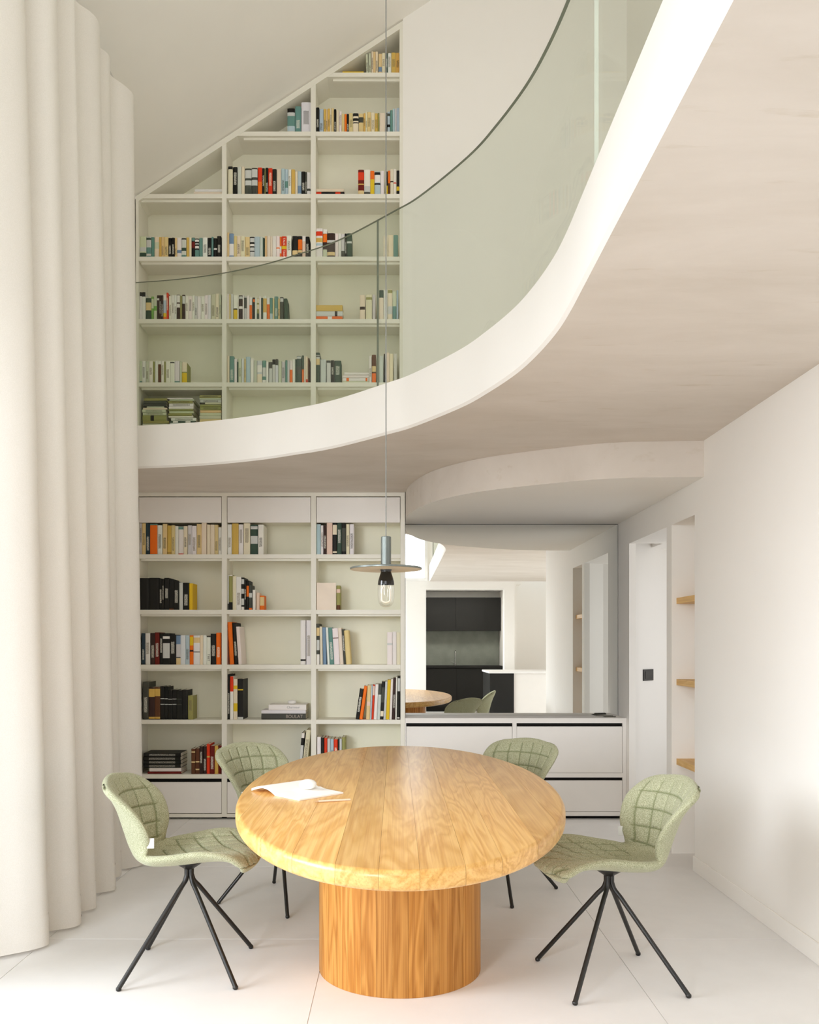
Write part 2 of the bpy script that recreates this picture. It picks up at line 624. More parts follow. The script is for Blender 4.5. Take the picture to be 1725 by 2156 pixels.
# wall behind the camera with the wide kitchen opening (seen in the mirror)
KX0, KX1, KZ = .545, 1.965, 2.345
b = MB()
b.box(XL, KX0, YC - .2, YC, 0, 7.6)
b.box(KX0, KX1, YC - .2, YC, KZ, 7.6)
b.box(KX1, 2.15, YC - .2, YC, 0, 7.6)
b.box(2.15, 3.8, YC - .75, YC - .55, 0, 3.2)
b.box(2.15, 2.2, YC - .6, YC - .1, 0, 3.2)
struct(b.build('wall_front', M['wall']))
for nm, bx in (('wall_kitchen_rear', (-.6, 3.0, -4.4, -4.3, 0, 2.7)), ('wall_kitchen_left', (-.7, -.6, -4.4, YC - .2, 0, 2.7)),
               ('wall_kitchen_right', (2.15, 2.25, -4.4, YC - .75, 0, 2.7)), ('ceiling_kitchen', (-.7, 2.3, -4.4, YC - .2, 2.45, 2.7))):
    b = MB(); b.box(*bx)
    struct(b.build(nm, M['wall']))
b = MB(); b.box(3.6, 3.75, YC - .6, 3.6, 0, 2.8)
b.box(XR + .2, 3.75, 3.3, 3.5, 0, 2.8)
struct(b.build('wall_side', M['wall']))

# mezzanine slab with its curved edge
EDGE = [(-2.06, 5.66), (-1.711, 5.631), (-1.39, 5.571), (-1.115, 5.484), (-.84, 5.359), (-.627, 5.226), (-.467, 5.124), (-.311, 4.991),
        (-.055, 4.722), (.086, 4.558), (.308, 4.195), (.416, 3.944), (.506, 3.675), (.556, 3.441), (.588, 3.198), (.598, 3.0), (.599, 2.77),
        (.599, 2.4), (.6, 1.9), (.6, 0.5), (.6, YC)]
edge = [(p.x, p.y) for p in catmull([(x, y, 0) for x, y in EDGE], 8)]
slab_poly = edge + [(3.6, YC), (3.6, 3.5), (XR + 1.0, 3.5), (XR + 1.0, YW + .12), (XL, YW + .12)]
b = MB()
nE = len(slab_poly)
CH = .012                                                            # small chamfer along the lower arris


def inset(pts, d):
    out = []
    for i, p in enumerate(pts):
        a, c = pts[max(i - 1, 0)], pts[min(i + 1, len(pts) - 1)]
        t = Vector((c[0] - a[0], c[1] - a[1])).normalized()
        n = Vector((-t.y, t.x))
        out.append((p[0] + n.x * d, p[1] + n.y * d))
    return out


edge_in = inset(edge, CH)          # towards the mezzanine
b.prism(slab_poly, ZS + CH, ZT, 0, 0, 0)
b2 = MB()
poly_lo = edge_in + slab_poly[len(edge):]
vs_ = [(x, y, ZS) for x, y in poly_lo] + [(x, y, ZS + CH) for x, y in slab_poly]
n = len(poly_lo)
b2.add(vs_, [(i, (i + 1) % n, n + (i + 1) % n, n + i) for i in range(n)], 0)
b2.add([(x, y, ZS) for x, y in poly_lo], [list(range(n))], 1)
slab = struct(b.build('mezzanine_slab', M['wall']))
struct(b2.build('ceiling_mezzanine', [M['wall'], M['concrete']], fix=False))

# lower ceiling over mirror and cabinet, with curved drop face
LOW = [(XR, 4.868), (1.342, 4.90), (1.134, 4.957), (.93, 5.063), (.773, 5.155), (.611, 5.263), (.445, 5.416), (.274, 5.663), (.179, 5.895), (.103, 6.202), (.074, 6.49)]
low = [(p.x, p.y) for p in catmull([(x, y, 0) for x, y in LOW], 6)]
b = MB(); b.prism(low + [(.074, 6.765), (XR, 6.765)], ZL, ZS - .0005, 0, 0, 1)
struct(b.build('ceiling_lower', [M['concrete'], M['ceil']]))

# ------------------------------------------------------------------ glass balustrade on the slab edge
bal = thing('glass_balustrade', 'curved frameless glass balustrade standing on the white mezzanine edge', 'balustrade', (.3, 4.2, ZT))
ZG = 3.74
core = [p for p in edge if p[1] > -1.9 and p[0] > -2.0]
gi, go = inset(core, .052), inset(core, .066)


def split_pane(i0, i1, s0=1, s1=1):
    b = MB()
    A, Bo = gi[i0:i1 + 1], go[i0:i1 + 1]
    n = len(A)
    vs_ = [(x, y, z) for z in (ZT, ZG) for x, y in A] + [(x, y, z) for z in (ZT, ZG) for x, y in Bo]
    f = []
    for i in range(n - 1):
        f += [(i, i + 1, n + i + 1, n + i), (2 * n + i + 1, 2 * n + i, 3 * n + i, 3 * n + i + 1)]
    b.add(vs_, f, 0)
    e = [(n + i, n + i + 1, 3 * n + i + 1, 3 * n + i) for i in range(n - 1)]
    e += [(i + 1, i, 2 * n + i, 2 * n + i + 1) for i in range(n - 1)]
    e += [(0, n, 3 * n, 2 * n), (n - 1, 2 * n + n - 1, 3 * n + n - 1, n + n - 1)]
    b.add(vs_, e[:-2], 1)
    b.add(vs_, e[-2:-1], s0)
    b.add(vs_, e[-1:], s1)
    return b.build('glass_pane', [M['glass'], M['glassedge'], M['glassedge_lit']], bal, smooth=40)


def near_px(px):
    return min(range(len(core)), key=lambda i: abs(gi[i][0] / max(gi[i][1], .3) * F_PX + VX - px) + (1e6 if gi[i][1] < .5 else 0))


j1, j2 = near_px(793), near_px(1254)
# shift the joints a hair so the panes do not touch
split_pane(0, j1)
gi[j1] = tuple(Vector(gi[j1]) * .97 + Vector(gi[j1 + 1]) * .03); go[j1] = tuple(Vector(go[j1]) * .97 + Vector(go[j1 + 1]) * .03)
split_pane(j1, j2, 1, 2)
gi[j2] = tuple(Vector(gi[j2]) * .97 + Vector(gi[j2 + 1]) * .03); go[j2] = tuple(Vector(go[j2]) * .97 + Vector(go[j2 + 1]) * .03)
split_pane(j2, len(core) - 1, 2, 1)

# ------------------------------------------------------------------ curtain
cur = thing('curtain', 'full height ivory curtain hanging in deep folds beside the bookcases', 'curtain', (-1.6, 4.3, 0))
BOT = [(3.22, -1.92), (3.34, -1.84), (3.46, -1.77), (3.58, -1.68), (3.67, -1.575), (3.745, -1.525), (3.81, -1.55), (3.85, -1.63), (3.89, -1.615), (3.955, -1.505),
       (4.02, -1.485), (4.08, -1.52), (4.14, -1.61), (4.19, -1.58), (4.255, -1.503), (4.31, -1.525), (4.39, -1.61), (4.49, -1.61), (4.55, -1.535),
       (4.60, -1.508), (4.68, -1.54), (4.76, -1.61), (4.84, -1.57), (4.9, -1.58), (4.95, -1.62), (5.0, -1.61), (5.06, -1.545), (5.12, -1.515),
       (5.18, -1.54), (5.24, -1.62), (5.29, -1.78), (5.31, -1.94), (5.31, -2.03)]
cp = catmull([(x, y, 0) for y, x in BOT], 6)
ZTOP = 4.53


def drape(z0, z1, nz, off):
    b = MB()
    n = len(cp)
    vs_ = []
    for k in range(nz + 1):
        z = z0 + (z1 - z0) * k / nz
        t = z / ZTOP
        for i, p in enumerate(cp):
            s = i / (n - 1)
            y = p.y - t * (.30 * (1 - s) ** .8 + .12 * s) + .012 * math.sin(9 * s * math.pi + 3 * t)
            x = -1.565 + (p.x + 1.565) * (1 - .30 * t) + .006 * math.sin(31 * s + 5 * t) * t
            vs_.append((x + off, y - off * .4, z))
    f = [(k * n + i, k * n + i + 1, (k + 1) * n + i + 1, (k + 1) * n + i) for k in range(nz) for i in range(n - 1)]
    b.add(vs_, f)
    return b


drape(.145, ZTOP, 26, 0).build('drape', M['drape'], cur, smooth='all', fix=False)
drape(.014, .147, 3, .0025).build('hem', M['drape'], cur, smooth='all', fix=False)
rail = thing('curtain_track', 'slim pale curtain track along the top of the ivory curtain', 'curtain track', (-1.62, 4.0, 4.545))
b = MB(); b.box(-1.66, -1.61, 2.6, 5.15, 4.535, 4.56)
b.build('rail', M['alu'], rail)
for y in (2.8, 3.9, 5.05):
    box_part('bracket', M['alu'], rail, XL, -1.635, y, y + .03, 4.56, 4.575)

# ------------------------------------------------------------------ bookcases
fx = lambda px: (px - VX) * YB / F_PX
fz = lambda py: EYE - (py - VY) * YB / F_PX
DB = .25                                    # carcass depth
COLX = [(292, 467.5), (477, 654.5), (665, 841.5)]        # bay openings, upper
COLL = [(291.5, 467), (477.7, 655), (665.7, 843.6)]      # bay openings, lower
UROW = [152.8, 277, 408.4, 540.3, 671.7, 805, 937]       # shelf tops, upper
LROW = [1167, 1284, 1399.4, 1515.5, 1630.5]              # shelf tops, lower
up = thing('bookcase', 'tall built-in grey white bookcase under the sloping ceiling on the mezzanine', 'bookcase', (fx(565), YB + .1, ZT))
lo = thing('bookcase', 'built-in grey white bookcase below the mezzanine, behind the dining table', 'bookcase', (fx(565), YB + .1, 0))
ROOFP = lambda px: 408 + (40 - 408) / (848 - 288) * (px - 288) + 3      # roof line in the bookcase front plane, as px height


def shelf(parent, x0, x1, ztop, th=.032, lip=True, cut=None):
    a, c = fx(x0) + .0005, fx(x1) - .0005
    if cut is not None:
        b = MB()
        b.box(fx(cut), c, YB, YB + DB, ztop - th, ztop)
        s = b.build('shelf', M['paint'], parent)
    else:
        s = box_part('shelf', M['paint'], parent, a, c, YB, YB + DB, ztop - th, ztop)
    if lip:
        a2 = fx(cut) + .06 if cut is not None else a
        l = MB(); l.box(a2 + .012, c, YB + .028, YB + .048, ztop - th - .016, ztop - th)
        l.build('batten', M['paint'], s)
    return s


# the shelf height where the roof soffit crosses each shelf
def roof_x(py):
    return 288 + (py - 3 - 408) / ((40 - 408) / (848 - 288))


for r, py in enumerate(UROW):
    for c, (x0, x1) in enumerate(COLX):
        rx = roof_x(py)
        if rx > x1 - 4:
            continue
        shelf(up, x0, x1, fz(py), lip=True, cut=rx if rx > x0 else None)
# uprights cut to the roof slope
for (x0, x1) in ((286, 292), (467.5, 477), (654.5, 665), (841.5, 848.5)):
    b = MB()
    zt0, zt1 = fz(ROOFP(max(x0, 288))) - .03, fz(ROOFP(x1)) - .03
    zb = ZT
    X0, X1 = fx(x0), fx(x1)
    b.add([(X0, YB, zb), (X1, YB, zb), (X1, YB, zt1), (X0, YB, zt0), (X0, YB + DB, zb), (X1, YB + DB, zb), (X1, YB + DB, zt1), (X0, YB + DB, zt0)],
          [(0, 1, 2, 3), (7, 6, 5, 4), (0, 4, 5, 1), (1, 5, 6, 2), (2, 6, 7, 3), (3, 7, 4, 0)])
    b.build('upright', M['paint'], up)
# sloping top panel
b = MB()
X0, X1 = fx(286), fx(848.5)
zz = [(X0, fz(ROOFP(286))), (X1, fz(ROOFP(848.5)))]
T = .052
b.add([(x, y, z + d) for y in (YB - .0015, YB + DB) for (x, z) in zz for d in (-T, -.006)],
      [(0, 2, 3, 1), (4, 5, 7, 6), (0, 1, 5, 4), (2, 6, 7, 3), (1, 3, 7, 5), (0, 4, 6, 2)])
b.build('sloping_top', M['paint'], up)
b = MB()
bp = [(X0, ZT), (X1, ZT), (X1, zz[1][1] - .05), (X0, zz[0][1] - .05)]
b.add([(x, y, z) for y in (YB + DB, YB + DB + .015) for x, z in bp], [(0, 1, 2, 3), (7, 6, 5, 4), (0, 4, 5, 1), (1, 5, 6, 2), (2, 6, 7, 3), (3, 7, 4, 0)])
b.build('back_panel', M['back'], up)

# lower bookcase
ztop_l = fz(1036.5)
for (x0, x1) in ((284, 291.5), (467, 477.7), (655, 665.7), (843.6, 853)):
    box_part('upright', M['paint'], lo, fx(x0), fx(x1), YB, YB + DB, 0.02, ztop_l)
box_part('back_panel', M['back'], lo, fx(284), fx(853), YB + DB, YB + DB + .012, 0.02, ztop_l)
box_part('plinth', M['gap'], lo, fx(284), fx(853), YB + .05, YB + .2, 0, .02)
for i, (x0, x1) in enumerate(COLL):
    a, c = fx(x0), fx(x1)
    box_part('top_rail', M['paint'], lo, a, c, YB, YB + DB, fz(1045), ztop_l)
    box_part('flap_door', M['front'], lo, a + .004, c - .004, YB + .004, YB + .022, fz(1100), fz(1045) - .006)
    box_part('shelf', M['paint'], lo, a, c, YB + .03, YB + DB, fz(1098), fz(1092))
    for r, py in enumerate(LROW):
        shelf(lo, x0, x1, fz(py), lip=r < 3)
    zt = fz(1639)
    box_part('handle_recess', M['gap'], lo, a, c, YB + .02, YB + .06, fz(1647) - .002, zt)
    box_part('drawer_front', M['front'], lo, a + .003, c - .003, YB + .002, YB + .022, fz(1712), fz(1647))
    box_part('drawer_box', M['gap'], lo, a + .004, c - .004, YB + .03, YB + DB, fz(1712), fz(1648))
    box_part('bottom_rail', M['paint'], lo, a, c, YB, YB + DB, fz(1721), fz(1713.5))

# low cabinet under the mirror
sb = thing('sideboard', 'low white four drawer sideboard built in under the wide mirror', 'sideboard', (fx(1087), YB + .1, 0))
sx = [(853.5, 855.5), (1079.5, 1088), (1311.5, 1321)]
zc = fz(1512)
ENDX = XR - .002
box_part('top', M['front'], sb, fx(853.5), ENDX, YB, 6.764, fz(1522.5), zc)
for a, c in sx:
    box_part('upright', M['front'], sb, fx(a), min(fx(c), ENDX), YB, 6.764, .02, fz(1522.5))
box_part('plinth', M['gap'], sb, fx(853.5), ENDX, YB + .05, 6.7, 0, .02)
box_part('back_panel', M['gap'], sb, fx(855.5), ENDX - .02, 6.74, 6.76, .02, fz(1522.5))
for a, c in ((855.5, 1079.5), (1088, 1311.5)):
    A, C_ = fx(a), fx(c)
    box_part('middle_rail', M['front'], sb, A, C_, YB, 6.74, fz(1637), fz(1628))
    box_part('bottom_rail', M['front'], sb, A, C_, YB, 6.74, fz(1718), fz(1709))
    for (t0, t1, b1) in ((1522.5, 1530, 1627.3), (1637, 1643.5, 1708.3)):
        box_part('handle_recess', M['gap'], sb, A, C_, YB + .02, YB + .06, fz(t1) - .002, fz(t0))
        box_part('drawer_front', M['front'], sb, A + .002, C_ - .003, YB + .002, YB + .022, fz(b1), fz(t1))
        box_part('drawer_box', M['gap'], sb, A + .003, C_ - .003, YB + .03, 6.73, fz(b1), fz(t1))

# mirror
mir = thing('wall_mirror', 'wide frameless mirror reflecting the black kitchen above the sideboard', 'mirror', (.9, 6.755, zc))
MZ0, MZ1 = EYE - (1501.5 - VY) * 6.75 / F_PX, ZL - .006
box_part('mirror_panel', M['mirror'], mir, .0745, XR - .003, 6.75, 6.758, zc + .0005, MZ1)
box_part('backing_board', M['gap'], mir, .0745, XR - .0015, 6.758, 6.764, zc + .0005, MZ1 + .004)

# ------------------------------------------------------------------ books
PAL = {'W': ((238, 234, 228), 'white'), 'C': ((235, 222, 196), 'cream'), 'T': ((226, 200, 146), 'tan'), 'M': ((216, 178, 92), 'mustard'),
       'Y': ((228, 194, 40), 'yellow'), 'O': ((242, 116, 28), 'orange'), 'R': ((226, 62, 26), 'red'), 'D': ((112, 28, 20), 'dark red'),
       'N': ((98, 60, 36), 'brown'), 'X': ((58, 38, 33), 'dark brown'), 'K': ((31, 30, 26), 'black'), 'G': ((74, 76, 68), 'dark grey'),
       'L': ((208, 210, 206), 'light grey'), 'B': ((182, 203, 212), 'pale blue'), 'S': ((120, 146, 176), 'blue'), 'E': ((104, 146, 138), 'teal'),
       'F': ((58, 80, 66), 'dark green'), 'P': ((206, 212, 184), 'pale green'), 'V': ((156, 154, 92), 'olive'), 'H': ((122, 176, 84), 'green'),
       'U': ((228, 225, 232), 'greyish white'), 'Q': ((236, 206, 188), 'pale pink'), 'J': ((44, 62, 72), 'navy')}
DARK = set('KGXDNFJE')
ORD = 'first second third fourth fifth sixth seventh eighth ninth tenth eleventh twelfth thirteenth fourteenth fifteenth sixteenth seventeenth eighteenth nineteenth twentieth twenty-first twenty-second twenty-third twenty-fourth twenty-fifth twenty-sixth twenty-seventh twenty-eighth twenty-ninth thirtieth'.split()

# one bay: (case, row, column, origin x, origin y, scale, [books]); a book is (x0, x1, ytop, colour[, extra]) in the enlarged picture's units
# extra: 't' title; 'n' no title; ('b', [(z0, z1, colour)]) bands; ('l', dx) lean; flat books are ('f', x0, x1, y0, y1, colour)
s9, s8 = 9.0789, 8.8462
BAYS = [
 ('U', 0, 2, 650, 80, 8.625, [('f', 615, 1000, 553, 585, 'Y'), ('f', 612, 1030, 586, 616, 'V'),
   (1048, 1088, 250, 'P', ('l', -12)), (1092, 1138, 250, 'P', ('l', -6)), (1142, 1175, 240, 'C'), (1176, 1212, 250, 'T'), (1214, 1258, 240, 'C'),
   (1270, 1330, 280, 'T', ('b', [(.15, .38, 'S')])), (1332, 1390, 265, 'C'), (1400, 1435, 270, 'F', 't'), (1438, 1502, 265, 'W'), (1505, 1583, 265, 'M', 't'), (1586, 1650, 265, 'M')]),
 ('U', 1, 1, 590, 190, 6.635, [(100, 205, 250, 'L', ('b', [(.84, 1, 'K'), (.3, .7, 'E'), (.1, .3, 'B')])), (210, 290, 220, 'E', 't'), (297, 428, 165, 'U')]),
 ('U', 1, 2, 650, 80, 8.625, [(130, 192, 1260, 'K', 't'), (196, 268, 1285, 'B'), (272, 312, 1285, 'M'), (314, 345, 1290, 'T'), (347, 384, 1280, 'M'), (386, 416, 1265, 'C'), (418, 456, 1275, 'T'),
   (460, 500, 1285, 'K', 't'), (504, 550, 1305, 'C'), (555, 598, 1325, 'W'), (601, 652, 1370, 'T'), (655, 691, 1380, 'O'), (693, 730, 1370, 'K', 't'), (732, 802, 1360, 'T', 't'),
   (805, 905, 1365, 'K', ('b', [(.05, .5, 'C'), (.55, .62, 'C'), (.75, .85, 'C')])), (910, 995, 1370, 'T', ('b', [(.55, .82, 'G')])), (999, 1030, 1360, 'M'), (1032, 1064, 1330, 'C'), (1066, 1132, 1340, 'T', 't'),
   (1138, 1200, 1350, 'C'), (1204, 1258, 1360, 'M'), (1260, 1283, 1360, 'V'), (1287, 1390, 1355, 'C', 'n'), (1404, 1427, 1350, 'K'), (1430, 1480, 1330, 'B', ('b', [(.3, .42, 'K'), (.8, .92, 'G')])),
   (1482, 1525, 1310, 'E'), (1528, 1564, 1285, 'B', 'n'), (1566, 1600, 1275, 'L', 'n'), (1602, 1652, 1265, 'B', 'n')]),
 ('U', 2, 0, 395, 330, 6.389, [('f', 95, 460, 400, 436, 'W'), ('f', 80, 462, 438, 496, 'C')]),
 ('U', 2, 1, 395, 330, 6.389, [(545, 606, 130, 'C', ('b', [(.9, 1, 'K')])), (610, 670, 135, 'K', 't'), (672, 722, 135, 'L', 'n'), (725, 767, 130, 'C', 'n'), (772, 858, 155, 'G', ('b', [(.38, .56, 'L'), (.64, .94, 'L')])),
   (862, 940, 150, 'G', ('b', [(.36, .56, 'L'), (.66, .95, 'L')])), (943, 1000, 140, 'R', ('b', [(.05, .5, 'O')])), (1003, 1034, 150, 'K'), (1036, 1048, 155, 'V', 'n'), (1050, 1084, 148, 'K'), (1086, 1140, 150, 'R', 't'),
   (1143, 1196, 165, 'K', 't'), (1199, 1256, 165, 'C', 'n'), (1260, 1309, 160, 'B'), (1311, 1350, 165, 'B', ('b', [(.3, .55, 'E')])), (1353, 1394, 172, 'W'), (1396, 1445, 170, 'M', 'n'), (1447, 1480, 195, 'C', 'n'),
   (1482, 1530, 195, 'B', ('b', [(.1, .4, 'S')])), (1533, 1581, 195, 'K', 't'), (1583, 1604, 205, 'G'), (1606, 1656, 210, 'W', ('b', [(0, .06, 'K'), (.2, .3, 'G')]))]),
 ('U', 2, 2, 655, 340, s8, [('f', 90, 612, 470, 524, 'C'), ('f', 90, 620, 526, 604, 'K', ('b', [(0, .18, 'R'), (.68, .86, 'R')])),
   (878, 988, 150, 'D', ('b', [(.42, .46, 'M'), (.06, .2, 'T'), (.6, .9, 'R')])), (992, 1103, 150, 'W', ('b', [(0, .14, 'G'), (.14, .36, 'L')])), (1106, 1180, 175, 'O', ('b', [(0, .66, 'Y')])), (1184, 1292, 185, 'B', ('b', [(.45, .52, 'K'), (.55, .85, 'W'), (.86, .97, 'K')])),
   (1296, 1362, 175, 'W', 'n'), (1388, 1430, 180, 'K', ('b', [(0, .42, 'Y')])), (1433, 1477, 165, 'O', ('b', [(0, .5, 'N')])), (1480, 1535, 140, 'C', ('b', [(.5, .55, 'X')])), (1538, 1590, 135, 'W', ('b', [(.46, .5, 'R')])), (1595, 1652, 165, 'K', ('b', [(.2, .36, 'Y')]))]),
 ('U', 3, 0, 285, 480, s9, [(80, 204, 160, 'P', ('b', [(0, .25, 'F'), (.3, .5, 'L')])), (208, 298, 165, 'L', ('b', [(0, .1, 'E'), (.2, .5, 'E'), (.85, .95, 'F')])), (302, 358, 170, 'E', 'n'), (361, 449, 165, 'C', ('b', [(.45, .75, 'P')])), (452, 489, 170, 'M'), (491, 545, 165, 'T', 't'),
   (547, 625, 170, 'T', 't'), (628, 690, 185, 'K', 't'), (692, 750, 185, 'K'), (753, 790, 185, 'T'), (792, 878, 180, 'W', ('b', [(.25, .4, 'S')])), (881, 969, 180, 'L', ('b', [(0, .15, 'E'), (.35, .5, 'F'), (.9, .96, 'K')])), (973, 1024, 175, 'M', 'n'), (1026, 1069, 180, 'C', 'n'),
   (1072, 1135, 180, 'K', ('b', [(.5, .8, 'D'), (.84, .98, 'E')])), (1138, 1214, 200, 'K', ('b', [(0, .42, 'E'), (.5, .62, 'W'), (.7, .76, 'L'), (.84, .95, 'W')])), (1217, 1281, 185, 'E', 'n'), (1286, 1376, 180, 'W', 't'), (1380, 1454, 185, 'K', 't'), (1456, 1490, 170, 'E', 'n'), (1493, 1558, 190, 'K', ('b', [(.42, .5, 'W')])), (1562, 1640, 155, 'K', 't')]),
 ('U', 3, 1, 470, 480, s9, [(72, 111, 80, 'T', 'n'), (115, 200, 105, 'W', ('b', [(0, .1, 'S'), (.58, 1, 'S')])), (203, 258, 145, 'T'), (261, 330, 150, 'C'), (335, 413, 155, 'C', 't'), (418, 505, 170, 'T', 't'), (508, 595, 165, 'K', ('b', [(.05, .3, 'L'), (.35, .5, 'L'), (.56, .66, 'W'), (.75, .95, 'L')])), (598, 694, 165, 'B', 'n'),
   (697, 756, 165, 'L', 'n'), (758, 790, 185, 'F'), (795, 835, 150, 'T'), (838, 899, 150, 'C', 'n'), (901, 938, 160, 'C', 'n'), (940, 1010, 150, 'W', 'n'), (1014, 1079, 150, 'W', ('b', [(.43, .48, 'O')])), (1082, 1112, 165, 'W', ('b', [(0, .22, 'O'), (.55, 1, 'O')])), (1115, 1210, 155, 'R', ('b', [(.42, .56, 'Y')])), (1213, 1302, 140, 'W', 't'),
   (1322, 1426, 150, 'K', ('b', [(.15, .35, 'T')])), (1430, 1510, 155, 'K', ('b', [(.25, .36, 'T'), (.38, .85, 'O')])), (1513, 1575, 150, 'Q', ('b', [(.76, 1, 'W')])), (1578, 1646, 165, 'K', 't')]),
 ('U', 3, 2, 655, 470, s8, [(82, 215, 95, 'W', ('b', [(.75, .9, 'R'), (.53, .68, 'M'), (.42, .5, 'B')])), (222, 298, 110, 'X', ('b', [(.85, 1, 'W'), (.55, .84, 'O'), (0, .3, 'P')])), (301, 444, 185, 'X', ('b', [(.62, .72, 'L'), (.1, .24, 'T')])), (447, 506, 185, 'W', 'n'), (509, 561, 190, 'W', 'n'), (564, 626, 195, 'L', ('b', [(0, .3, 'G')])), (630, 664, 190, 'K', 't'), (666, 760, 185, 'F', ('b', [(.6, .68, 'L')])),
   (1345, 1428, 235, 'C', 'n'), (1440, 1533, 220, 'C', 'n'), (1536, 1622, 220, 'E', 'n')]),
 ('U', 4, 0, 285, 605, s9, [(60, 120, 90, 'W', ('b', [(.86, 1, 'K')])), (122, 190, 90, 'W', ('b', [(.84, 1, 'K')])), (196, 300, 200, 'F', ('b', [(.45, .8, 'T')])), (302, 350, 175, 'H', ('b', [(.5, .9, 'P')])), (352, 408, 175, 'P', ('b', [(.4, .6, 'H')])), (412, 454, 150, 'X', ('b', [(.8, .88, 'W')])), (456, 489, 150, 'X', 't'), (491, 530, 150, 'X', 't'),
   (532, 592, 140, 'B', ('b', [(0, .13, 'O'), (.13, .28, 'Y'), (.78, 1, 'W')])), (598, 632, 100, 'R', ('l', -5)), (637, 685, 160, 'W'), (687, 740, 145, 'W'), (742, 785, 150, 'W'), (788, 850, 140, 'X', ('b', [(.5, .65, 'W'), (.7, .98, 'W')])), (854, 889, 160, 'V', 'n'), (892, 946, 140, 'X', ('b', [(.65, .95, 'L')])), (950, 1011, 155, 'W'), (1014, 1080, 165, 'W'),
   (1084, 1130, 150, 'W'), (1132, 1180, 165, 'L'), (1182, 1247, 170, 'W'), (1251, 1320, 165, 'W'), (1323, 1384, 150, 'W'), (1386, 1440, 150, 'U', 'n'), (1445, 1529, 130, 'P'), (1532, 1598, 120, 'C'), (1600, 1636, 120, 'P')]),
 ('U', 4, 1, 470, 605, s9, [(62, 108, 120, 'W', 'n'), (111, 142, 130, 'T', 'n'), (146, 190, 125, 'L', 'n'), (195, 269, 150, 'W', ('b', [(.02, .42, 'Y'), (.42, .47, 'K')])), (272, 292, 130, 'W', 'n'), (296, 369, 150, 'X', ('b', [(.46, .56, 'W'), (.86, .96, 'L')])), (372, 395, 140, 'W', 'n'), (398, 447, 170, 'L', ('b', [(.5, .95, 'G')])), (450, 500, 155, 'W', 'n'), (502, 550, 190, 'W', ('b', [(0, .66, 'O')])), (565, 604, 190, 'K', ('b', [(.8, .92, 'O')])),
   (607, 640, 195, 'W', 'n'), (642, 685, 200, 'V', ('b', [(.78, .98, 'C'), (.5, .7, 'C'), (0, .3, 'F')])), (687, 721, 165, 'W', 'n'), (723, 760, 195, 'F', 'n'), (763, 830, 165, 'W', ('b', [(.32, .9, 'M')])), (833, 886, 190, 'O', ('b', [(.7, 1, 'W')])), (889, 944, 195, 'E', ('b', [(0, .3, 'B')])), (946, 975, 205, 'T', 'n'), (979, 1046, 170, 'E'), (1050, 1082, 215, 'T'), (1085, 1150, 185, 'G', ('b', [(.8, .95, 'L')])), (1172, 1240, 215, 'F', ('l', -16), 'n')]),
 ('U', 4, 2, 655, 600, s8, [('f', 70, 585, 335, 445, 'M'), ('f', 65, 590, 449, 543, 'L', ('b', [(.7, .8, 'K')])), ('f', 60, 582, 547, 627, 'O', ('b', [(.44, .6, 'W')])),
   (910, 1006, 185, 'C', ('b', [(.42, .54, 'X')])), (1025, 1136, 180, 'C', ('b', [(.8, .9, 'V')])), (1146, 1198, 180, 'L', 'n'), (1270, 1350, 95, 'C', ('b', [(.75, 1, 'F')])), (1355, 1422, 90, 'W', 'n'), (1430, 1516, 80, 'C', ('b', [(.2, .45, 'L'), (.88, .98, 'V')])), (1520, 1590, 120, 'E', ('b', [(.48, 1, 'P')])), (1595, 1628, 95, 'B', 'n')]),
 ('U', 5, 0, 285, 740, s9, [(65, 124, 180, 'P', ('b', [(0, .1, 'E')])), (127, 192, 180, 'W'), (196, 256, 185, 'P'), (260, 330, 185, 'W'), (335, 367, 190, 'V'), (370, 430, 175, 'W', 'n'), (432, 489, 180, 'W', ('b', [(0, .85, 'N')])), (491, 545, 180, 'W'), (548, 574, 190, 'V', 'n'), (577, 660, 180, 'W'), (662, 744, 180, 'W', ('b', [(.9, .96, 'G')])), (746, 842, 180, 'U', ('b', [(.02, .1, 'E')])), (848, 884, 180, 'P', 'n'), (887, 982, 205, 'V', ('b', [(.55, 1, 'C'), (0, .5, 'Y')]))]),
 ('U', 5, 1, 470, 735, s9, [(80, 118, 130, 'C', 'n'), (122, 205, 135, 'E', 't'), (210, 260, 185, 'W', 'n'), (263, 285, 240, 'F', 'n'), (289, 346, 180, 'P'), (352, 396, 180, 'U', 'n'), (401, 431, 185, 'T'), (434, 515, 145, 'B', 'n'), (520, 580, 175, 'W'), (585, 641, 210, 'P', 'n'), (646, 742, 220, 'L', ('b', [(0, .4, 'C'), (.5, .8, 'W')])), (747, 815, 215, 'E', ('b', [(.05, .15, 'W'), (.3, .7, 'L')])),
   (819, 862, 240, 'W', 'n'), (872, 934, 245, 'G', ('b', [(0, .7, 'L')])), (938, 996, 195, 'L', ('b', [(.78, 1, 'K')])), (1000, 1049, 190, 'U', ('b', [(.75, 1, 'G')])), (1054, 1112, 220, 'P'), (1118, 1182, 235, 'L'), (1187, 1225, 210, 'E', 'n'), (1227, 1268, 215, 'L'), (1272, 1322, 220, 'W', ('b', [(0, .6, 'O')])), (1326, 1374, 190, 'W', 'n'), (1377, 1402, 190, 'F', 'n'), (1406, 1490, 130, 'F', ('b', [(.35, .6, 'G'), (.9, .98, 'L')])), (1505, 1541, 120, 'F', ('b', [(0, .5, 'O')])), (1545, 1580, 140, 'C', 'n'), (1582, 1618, 140, 'C', ('b', [(0, .15, 'R')])), (1621, 1648, 170, 'N', 'n')]),
